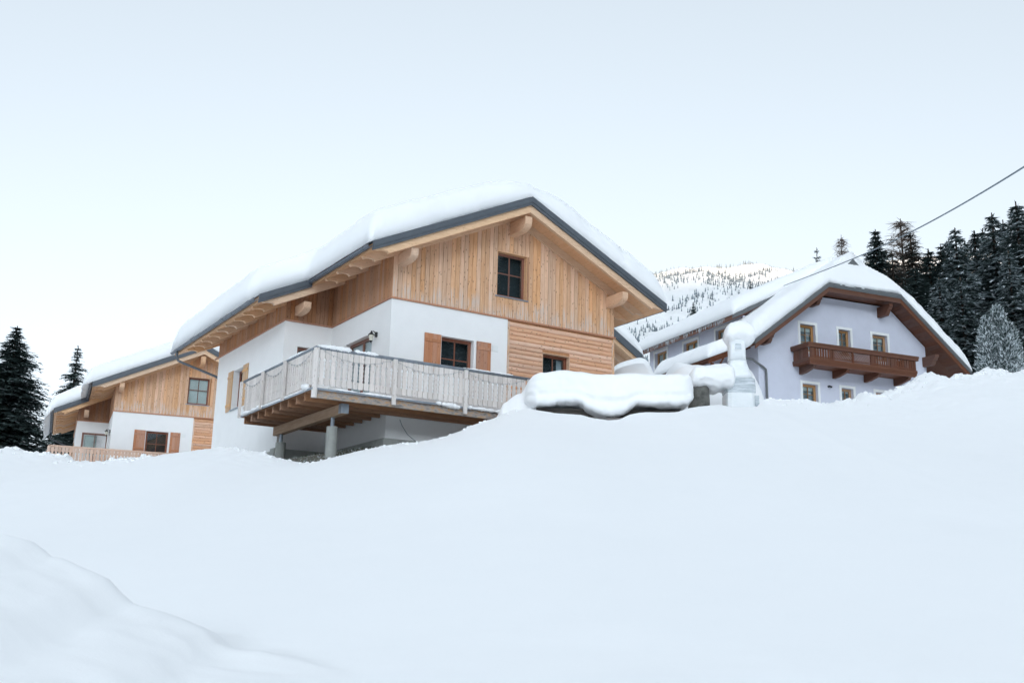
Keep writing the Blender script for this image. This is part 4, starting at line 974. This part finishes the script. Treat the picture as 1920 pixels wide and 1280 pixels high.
for (ua, ub) in ((0.03, -PWd), (-PWd, -2 * PWd)):
    m = MB(); m.prism([(ua, -.05, pzr(min(ua, 0)) + .03), (ub, -.05, pzr(ub) + .03), (ub, -.05, pzr(ub) - .32), (ua, -.05, pzr(min(ua, 0)) - .32)], (0, .06, 0)); m.build('fascia', 'metal_dark', pr_)
for i in range(6):
    m = MB(); v = .06 + i * .9; m.prism([(-.15, v, pzr(-.15) - .2), (-PWd, v, pzr(-PWd) - .2), (-PWd, v, pzr(-PWd) - .48), (-.5, v, pzr(-.5) - .48), (-.2, v, pzr(-.2) - .36)], (0, .12, 0)); m.build('rafter', 'spruce_u', pr_)
m = MB(); m.box((.02, -.05, -.3), (.14, PDp, -.08)); m.build('gutter', 'metal_dark', pr_)
mb = MB(); snow_shell(mb, snow_grid(lambda u, v: PP * (PWd - np.sqrt((u + PWd) ** 2 + .04)) + .05, lambda v: -2 * PWd - .1 + 0 * v, lambda v: .16 + 0 * v, -.03, PDp + .1, .75, .5, 60, 50, 71))
o = mb.build('roof_snow', 'snow', None, True, fix=False); o.location = PT; o.rotation_euler = (0, 0, P_YAW); tag(o, 'snow wedge on the roof just behind the big chalet', 'snow')

# ------------------------------------------------------------------ power line
A_ = T_V @ Vector((2.5, 1.28, 2.06)); B_ = at(1700, 439, 30); C_ = at(1920, 313, 20); D_ = at(2250, 92, 14)
def bez(pts, n=60):
    P = [Vector(p) for p in pts]; tt = [0, .5, .78, 1.0]; r = []
    for i in range(n + 1):
        t = i / n; s = Vector((0, 0, 0))
        for a in range(4):
            l = 1.0
            for b in range(4):
                if a != b: l *= (t - tt[b]) / (tt[a] - tt[b])
            s += P[a] * l
        r.append(s)
    return r
m = MB(); m.tube(bez([A_, B_, C_, D_]), .019, 6); tag(m.build('power_cable', 'wire_grey', None, True), 'overhead cable running from the violet house roof to the pole', 'cable')
m = MB(); m.tube([A_ - Vector((0, 0, 1.2)), A_ + Vector((0, 0, .06))], .03, 8); m.tube([A_ + Vector((-.0, 0, .0)), A_ + Vector((0, 0, .10))], [.05, .03], 8); tag(m.build('roof_mast', 'zinc', None, True), 'short cable mast poking out of the violet house roof snow', 'mast')
PO = empty('utility_pole', (D_.x, D_.y, -1)); tag(PO, 'wooden utility pole carrying the overhead cable', 'pole')
m = MB(); m.tube([(0, 0, -1), (0, 0, D_.z + 1.3)], [.16, .11], 12); m.build('pole_shaft', 'bark', PO, True)
m = MB(); m.tube([(0, 0, D_.z + .95), (0, .0, D_.z + 1.15)], [.05, .035], 8); m.build('insulator', 'casing_white', PO)

# ------------------------------------------------------------------ trees
def spruce_mesh(seed, frost, layers=34, dens=1.0, width=.19, droop=.35, dry=0.0, sparse=0.0):
    r = random.Random(seed); m = MB()
    for i in range(layers):
        t = (i + r.random() * .6) / layers; z = .03 + .962 * t
        R0 = width * (1 - t) ** .85 * (1 + .25 * r.uniform(-1, 1)) + .006
        nb = max(5, int((8 + 7 * (1 - t)) * dens))
        for b in range(nb):
            if r.random() < sparse: continue
            a = r.uniform(0, 6.283); L = R0 * r.uniform(.7, 1.12); d = Vector((math.cos(a), math.sin(a), 0)); sd = Vector((-d.y, d.x, 0))
            ns = max(4, int(L / (.0085 * (.5 + .5 * min(1.0, R0 / .13))))); dr = droop * r.uniform(.6, 1.3)
            for k in range(ns):
                s = (k + .6) / ns; p = d * (L * s) + Vector((0, 0, z + L * (.10 * s - dr * s * s)))
                ln = (.015 + .017 * (1 - s)) * r.uniform(.6, 1.4) * (.42 + .58 * min(1.0, R0 / .13)); wd = ln * r.uniform(.26, .46)
                for sg in (-1, 1):
                    dirv = (d * r.uniform(.3, .9) + sd * sg * r.uniform(.3, 1.0) + Vector((0, 0, r.uniform(-.75, .1)))).normalized()
                    nrm = Vector((r.uniform(-.5, .5), r.uniform(-.5, .5), 1)).normalized(); c = dirv.cross(nrm).normalized() * wd
                    mi = 1 if (r.random() < frost * (.35 + .75 * s)) else (2 if r.random() < dry else 0)
                    m.add([tuple(p - c * .5), tuple(p + c * .5), tuple(p + dirv * ln + c * .25), tuple(p + dirv * ln * 1.15 - c * .2)], [(0, 1, 2, 3)], mi)
    for k in range(10):
        p = Vector((0, 0, .93 + .007 * k)); dirv = Vector((r.uniform(-1, 1), r.uniform(-1, 1), .8)).normalized() * .014; c = Vector((r.uniform(-1, 1), r.uniform(-1, 1), 0)) * .004
        m.add([tuple(p - c), tuple(p + c), tuple(p + dirv)], [(0, 1, 2)], 0)
    o = m.build('crown', ['needle', 'frost', 'needle_dry'], fix=False); me = o.data; bpy.data.objects.remove(o)
    t = MB(); t.tube([(0, 0, -.02), (0, 0, .5), (0, 0, 1.0)], [.012, .008, .0015], 8); o = t.build('trunk', 'bark', None, True); tm = o.data; bpy.data.objects.remove(o)
    return me, tm
def larch_mesh(seed, width=.2):
    r = random.Random(seed); m = MB()
    for i in range(46):
        t = (i + r.random()) / 46; z = .12 + .87 * t; R0 = width * (1 - t) ** .8 + .01
        for b in range(6):
            a = r.uniform(0, 6.283); L = R0 * r.uniform(.6, 1.1); d = Vector((math.cos(a), math.sin(a), 0))
            pts = [d * (L * s) + Vector((0, 0, z + L * (.25 * s + .15 * s * s))) for s in (0, .35, .7, 1)]
            m.tube(pts, [.0020, .0014, .0009, .0004], 3, cap=False)
            for k in range(9):
                s = r.uniform(.2, 1); p = d * (L * s) + Vector((0, 0, z + L * (.25 * s + .15 * s * s))); q = p + Vector((r.uniform(-1, 1), r.uniform(-1, 1), r.uniform(-.9, .2))) * .028
                m.tube([p, q], [.0009, .0003], 3, cap=False)
    o = m.build('crown', 'larch_twig', fix=False); me = o.data; bpy.data.objects.remove(o)
    t = MB(); t.tube([(0, 0, -.02), (0, 0, .5), (0, 0, 1.0)], [.010, .006, .001], 8); o = t.build('trunk', 'bark', None, True); tm = o.data; bpy.data.objects.remove(o)
    return me, tm
SP = {'dark': spruce_mesh(1, .06, 56, 1.7, .22, .32), 'dark2': spruce_mesh(2, .04, 48, 1.3, .18, .35), 'frosty': spruce_mesh(3, .52, 52, 1.35, .19, .45), 'frosty2': spruce_mesh(4, .38, 54, 1.35, .165, .45),
      'dry': spruce_mesh(5, .05, 40, 1.1, .22, .4, .75, .2), 'scraggy': spruce_mesh(6, .03, 44, 1.2, .24, -.15, 0, .35), 'larch': larch_mesh(8), 'larch2': larch_mesh(9, .17)}
def tree(kind, px, py, y, label, name='spruce_tree', base=None, rz=None, wide=1.0):
    top = at(px, py, y); bz = hz(top.x, top.y) - .3 if base is None else base; H = (top.z - bz) / 1.0
    T = empty(name, (top.x, top.y, bz), random.uniform(0, 6.28) if rz is None else rz); tag(T, label, 'tree', 'conifers around the houses'); T.scale = (H * wide, H * wide, H)
    me, tm = SP[kind]; link('crown', me, None, T); link('trunk', tm, None, T); return T
tree('dark', 33, 611, 68, 'broad dark spruce beside the chalet with the half-buried deck', wide=1.95)
tree('dark2', 147, 648, 84, 'narrow dark spruce rising behind the snowy roof of the far chalet', wide=1.45)
tree('dark2', -70, 640, 72, 'dark spruce at the edge of the far chalet garden', wide=1.3)
tree('scraggy', 1531, 464, 72, 'small tufted dark conifer poking over the violet house ridge', 'pine_tree', wide=.8)
tree('larch', 1577, 440, 80, 'bare pale larch behind the ridge end of the violet house', 'larch_tree', wide=.9)
tree('dark', 1641, 430, 74, 'dark spruce right behind the ridge of the violet house', wide=1.36)
tree('larch2', 1688, 410, 78, 'tall bare larch between the spruces behind the violet house', 'larch_tree', wide=1.66)
tree('dry', 1706, 434, 76, 'brownish thin spruce next to the tall bare larch', wide=1.51)
tree('dry', 1672, 470, 72, 'shorter brown spruce below the tall bare larch', wide=1.51)
tree('dark2', 1740, 466, 72, 'dark green spruce behind the right roof slope of the violet house', wide=1.66)
tree('dark', 1763, 458, 78, 'dark spruce top standing behind the frosted spruces', wide=1.20)
tree('frosty', 1790, 427, 70, 'frosted spruce just above the right eave of the violet house', wide=1.51)
tree('frosty2', 1826, 432, 74, 'slim frosted spruce between two taller frosted spruces', wide=1.51)
tree('frosty', 1859, 399, 72, 'tall frosted spruce behind the rime-covered cypress', wide=1.51)
tree('frosty2', 1904, 378, 70, 'tallest frosted spruce at the forest edge above the rime-covered cypress', wide=1.73)
tree('dark', 1940, 400, 76, 'dark spruce at the forest edge beside the tallest frosted spruce', wide=1.51)
tree('frosty', 1890, 470, 66, 'low frosted spruce directly above the rime-covered cypress', wide=1.51)
tree('frosty2', 1800, 520, 62, 'small frosted spruce close behind the right eave of the violet house', wide=1.82)
tree('dark', 1715, 500, 66, 'low dark spruce tucked behind the half-hipped roof', wide=1.66)
tree('frosty', 1760, 520, 64, 'low frosted spruce tucked behind the right roof slope', wide=1.66)
for px_, py_, y_ in ((1735, 480, 88), (1775, 452, 92), (1808, 450, 90), (1842, 428, 94), (1880, 412, 92), (1918, 400, 95)):
    tree('dark' if px_ % 2 else 'dark2', px_, py_, y_, 'plain dark spruce in the second row behind the frosted spruces', wide=1.4)['group'] = 'second row of spruces behind the violet house'
rw = random.Random(77)
for i in range(64):
    x = rw.uniform(36, 95); y = rw.uniform(-35, 44)
    if x < .62 * y + 8: continue
    Hh = rw.uniform(14, 22); T = empty('spruce_tree', (x, y, hz(x, y) - .3), rw.uniform(0, 6.28)); T.scale = (Hh * 1.15, Hh * 1.15, Hh)
    tag(T, 'dark spruce of the hillside wood beyond the utility pole', 'tree', 'hillside wood beyond the utility pole')
    me, tm = SP[rw.choice(['dark', 'dark2', 'frosty2'])]; link('crown', me, None, T); link('trunk', tm, None, T)
# rime-covered cypress: upright sprays
r = random.Random(21); m = MB(); Hc = 7.0
for (cx, cy, hh, Rc, cnt_) in ((0, 0, 7.0, .85, 8000), (-.72, -.1, 6.3, .72, 6500), (.62, .1, 6.0, .8, 6500), (.05, -.55, 5.6, .8, 5000)):
    for i in range(cnt_):
        t = r.random() ** .85; a = r.uniform(0, 6.283); rr = Rc * min(1, 1.3 * (1 - t) ** .45) * (1 + .22 * math.sin(a * 5 + t * 9)) * r.uniform(.55, 1.06)
        p = Vector((cx + math.cos(a) * rr, cy + math.sin(a) * rr, -.6 + (hh + .6) * t * .97)); d = (Vector((math.cos(a), math.sin(a), 0)) * r.uniform(.0, .9) + Vector((r.uniform(-.3, .3), r.uniform(-.3, .3), r.uniform(-.1, .9)))).normalized()
        ln = r.uniform(.07, .20); c = d.cross(Vector((r.uniform(-1, 1), r.uniform(-1, 1), r.uniform(-1, 1)))).normalized() * ln * .16
        m.add([tuple(p - c), tuple(p + c), tuple(p + d * ln + c * .6), tuple(p + d * ln * 1.1 - c * .4)], [(0, 1, 2, 3)], 1 if r.random() < .52 else 0)
ct = at(1868, 566, 58); CT = empty('cypress_tree', (ct.x, ct.y, ct.z - Hc)); tag(CT, 'dense rounded cypress covered in white rime beside the violet house', 'tree')
m.build('crown', ['needle', 'frost'], CT, fix=False); MB().tube([(0, 0, -2.5), (0, 0, Hc * .8)], [.16, .04], 8).build('trunk', 'bark', CT, True)

# ------------------------------------------------------------------ mountain with its far wood, and the unseen ridge added for shade
YM = 950.0
sk = [(-400, 930), (100, 880), (320, 820), (700, 660), (1000, 560), (1180, 524), (1240, 516), (1262, 511), (1280, 513), (1300, 510), (1330, 513), (1352, 511), (1370, 504), (1386, 499.5), (1402, 502), (1425, 508), (1447, 514), (1468, 522), (1540, 515), (1620, 500), (1700, 486), (1800, 480), (2100, 520), (2800, 560)]
_m = sorted([tuple(at(a, b, YM)) for a, b in sk]); MX = np.array([q[0] for q in _m]); MZ = np.array([q[2] for q in _m])
mxs = np.concatenate([np.linspace(-900, 60, 90), np.linspace(66, 420, 200), np.linspace(430, 1300, 60)]); mt = np.concatenate([np.linspace(0, 1, 110), np.linspace(1.03, 2, 20)])
TT, XX = np.meshgrid(mt, mxs, indexing='ij'); YY = 330 + (YM - 330) * TT
rz_ = np.interp(XX, MX, MZ)
env = np.where(TT <= 1, sstep(-.15, 1.12, TT) / sstep(-.15, 1.12, 1.0), 1 - .6 * (TT - 1))
def mth(x, y, t):
    return 14 * (np.abs(fbm(x, y, .012, 5, 81)) * 1.6 - .5) * np.sin(np.clip(t, 0, 1) * math.pi) ** .7 + 5 * fbm(x, y, .05, 3, 83) * np.clip(1 - np.abs(t - .6) / .6, 0, 1)
ZZ = 15 + (rz_ - 15) * env * 1.0 + mth(XX, YY, TT) + 1.5 * fbm(XX, YY * 0, .15, 3, 88) * (np.abs(TT - 1) < .05)
tag(link('mountain', grid_mesh('mountain', XX, YY, ZZ), 'mountain'), kind='structure')
def mount_z(x, y):
    t = (y - 330) / (YM - 330); rzx = np.interp(x, MX, MZ); e = float(sstep(-.15, 1.12, t) / sstep(-.15, 1.12, 1.0)); return 15 + (rzx - 15) * e + float(mth(np.array([x]), np.array([y]), np.array([t]))[0])
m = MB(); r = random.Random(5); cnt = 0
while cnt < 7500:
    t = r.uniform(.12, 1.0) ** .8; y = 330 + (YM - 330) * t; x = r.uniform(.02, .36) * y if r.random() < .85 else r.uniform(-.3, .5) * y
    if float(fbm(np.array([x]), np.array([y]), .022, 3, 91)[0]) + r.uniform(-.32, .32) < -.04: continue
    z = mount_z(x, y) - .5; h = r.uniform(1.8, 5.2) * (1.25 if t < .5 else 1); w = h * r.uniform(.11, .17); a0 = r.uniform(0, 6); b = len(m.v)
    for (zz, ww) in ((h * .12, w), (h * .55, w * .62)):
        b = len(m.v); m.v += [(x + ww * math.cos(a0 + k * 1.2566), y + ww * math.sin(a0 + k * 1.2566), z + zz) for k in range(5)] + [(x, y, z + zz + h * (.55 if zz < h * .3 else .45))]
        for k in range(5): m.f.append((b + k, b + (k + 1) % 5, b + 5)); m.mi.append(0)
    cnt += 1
tag(m.build('mountain_wood', 'hazed_far_tree', fix=False), 'sparse dark wood on the snowy mountain slope', 'wood', kind='stuff')
for px, py, y, lb in ((1300, 566, 190, 'lone dark spruce top behind the long eave of the violet house'), (1408, 527, 210, 'lone snow-flecked spruce top before the sunlit mountain crest')):
    tp = at(px, py, y); T = empty('spruce_tree', (tp.x, tp.y, tp.z - 15)); T.scale = (15, 15, 15); tag(T, lb, 'tree'); me, tm = SP['dark' if px < 1350 else 'frosty']; link('crown', me, None, T); link('trunk', tm, None, T)
# unseen ridge added behind the viewer to keep the village in the shade
an = np.linspace(R(65), R(250), 90); pr = [(4500, -40), (5600, 300), (6900, 1000), (8000, 1.0), (9000, 1000), (10500, -20)]
AA, KK = np.meshgrid(an, np.arange(len(pr)), indexing='ij'); RR = np.array([p[0] for p in pr])[KK].astype(float)
Hc_ = 248 + (8000 + 950) * math.tan(R(SUN_EL)); HH = np.array([p[1] for p in pr])[KK].astype(float); HH = np.where(KK == 3, Hc_, HH) * np.clip(1 - .5 * np.abs((AA - R(150)) / R(100)) ** 3, .4, 1)
HH = HH + np.where(KK == 3, 18 * fbm(AA * 30, AA * 0, 1, 4, 95), 20 * fbm(AA * 22, KK * 3.1, 1, 3, 96))
tag(link('shade_ridge', grid_mesh('shade_ridge', RR * np.sin(AA), RR * np.cos(AA), HH), 'shade_ridge_mat'), kind='structure')
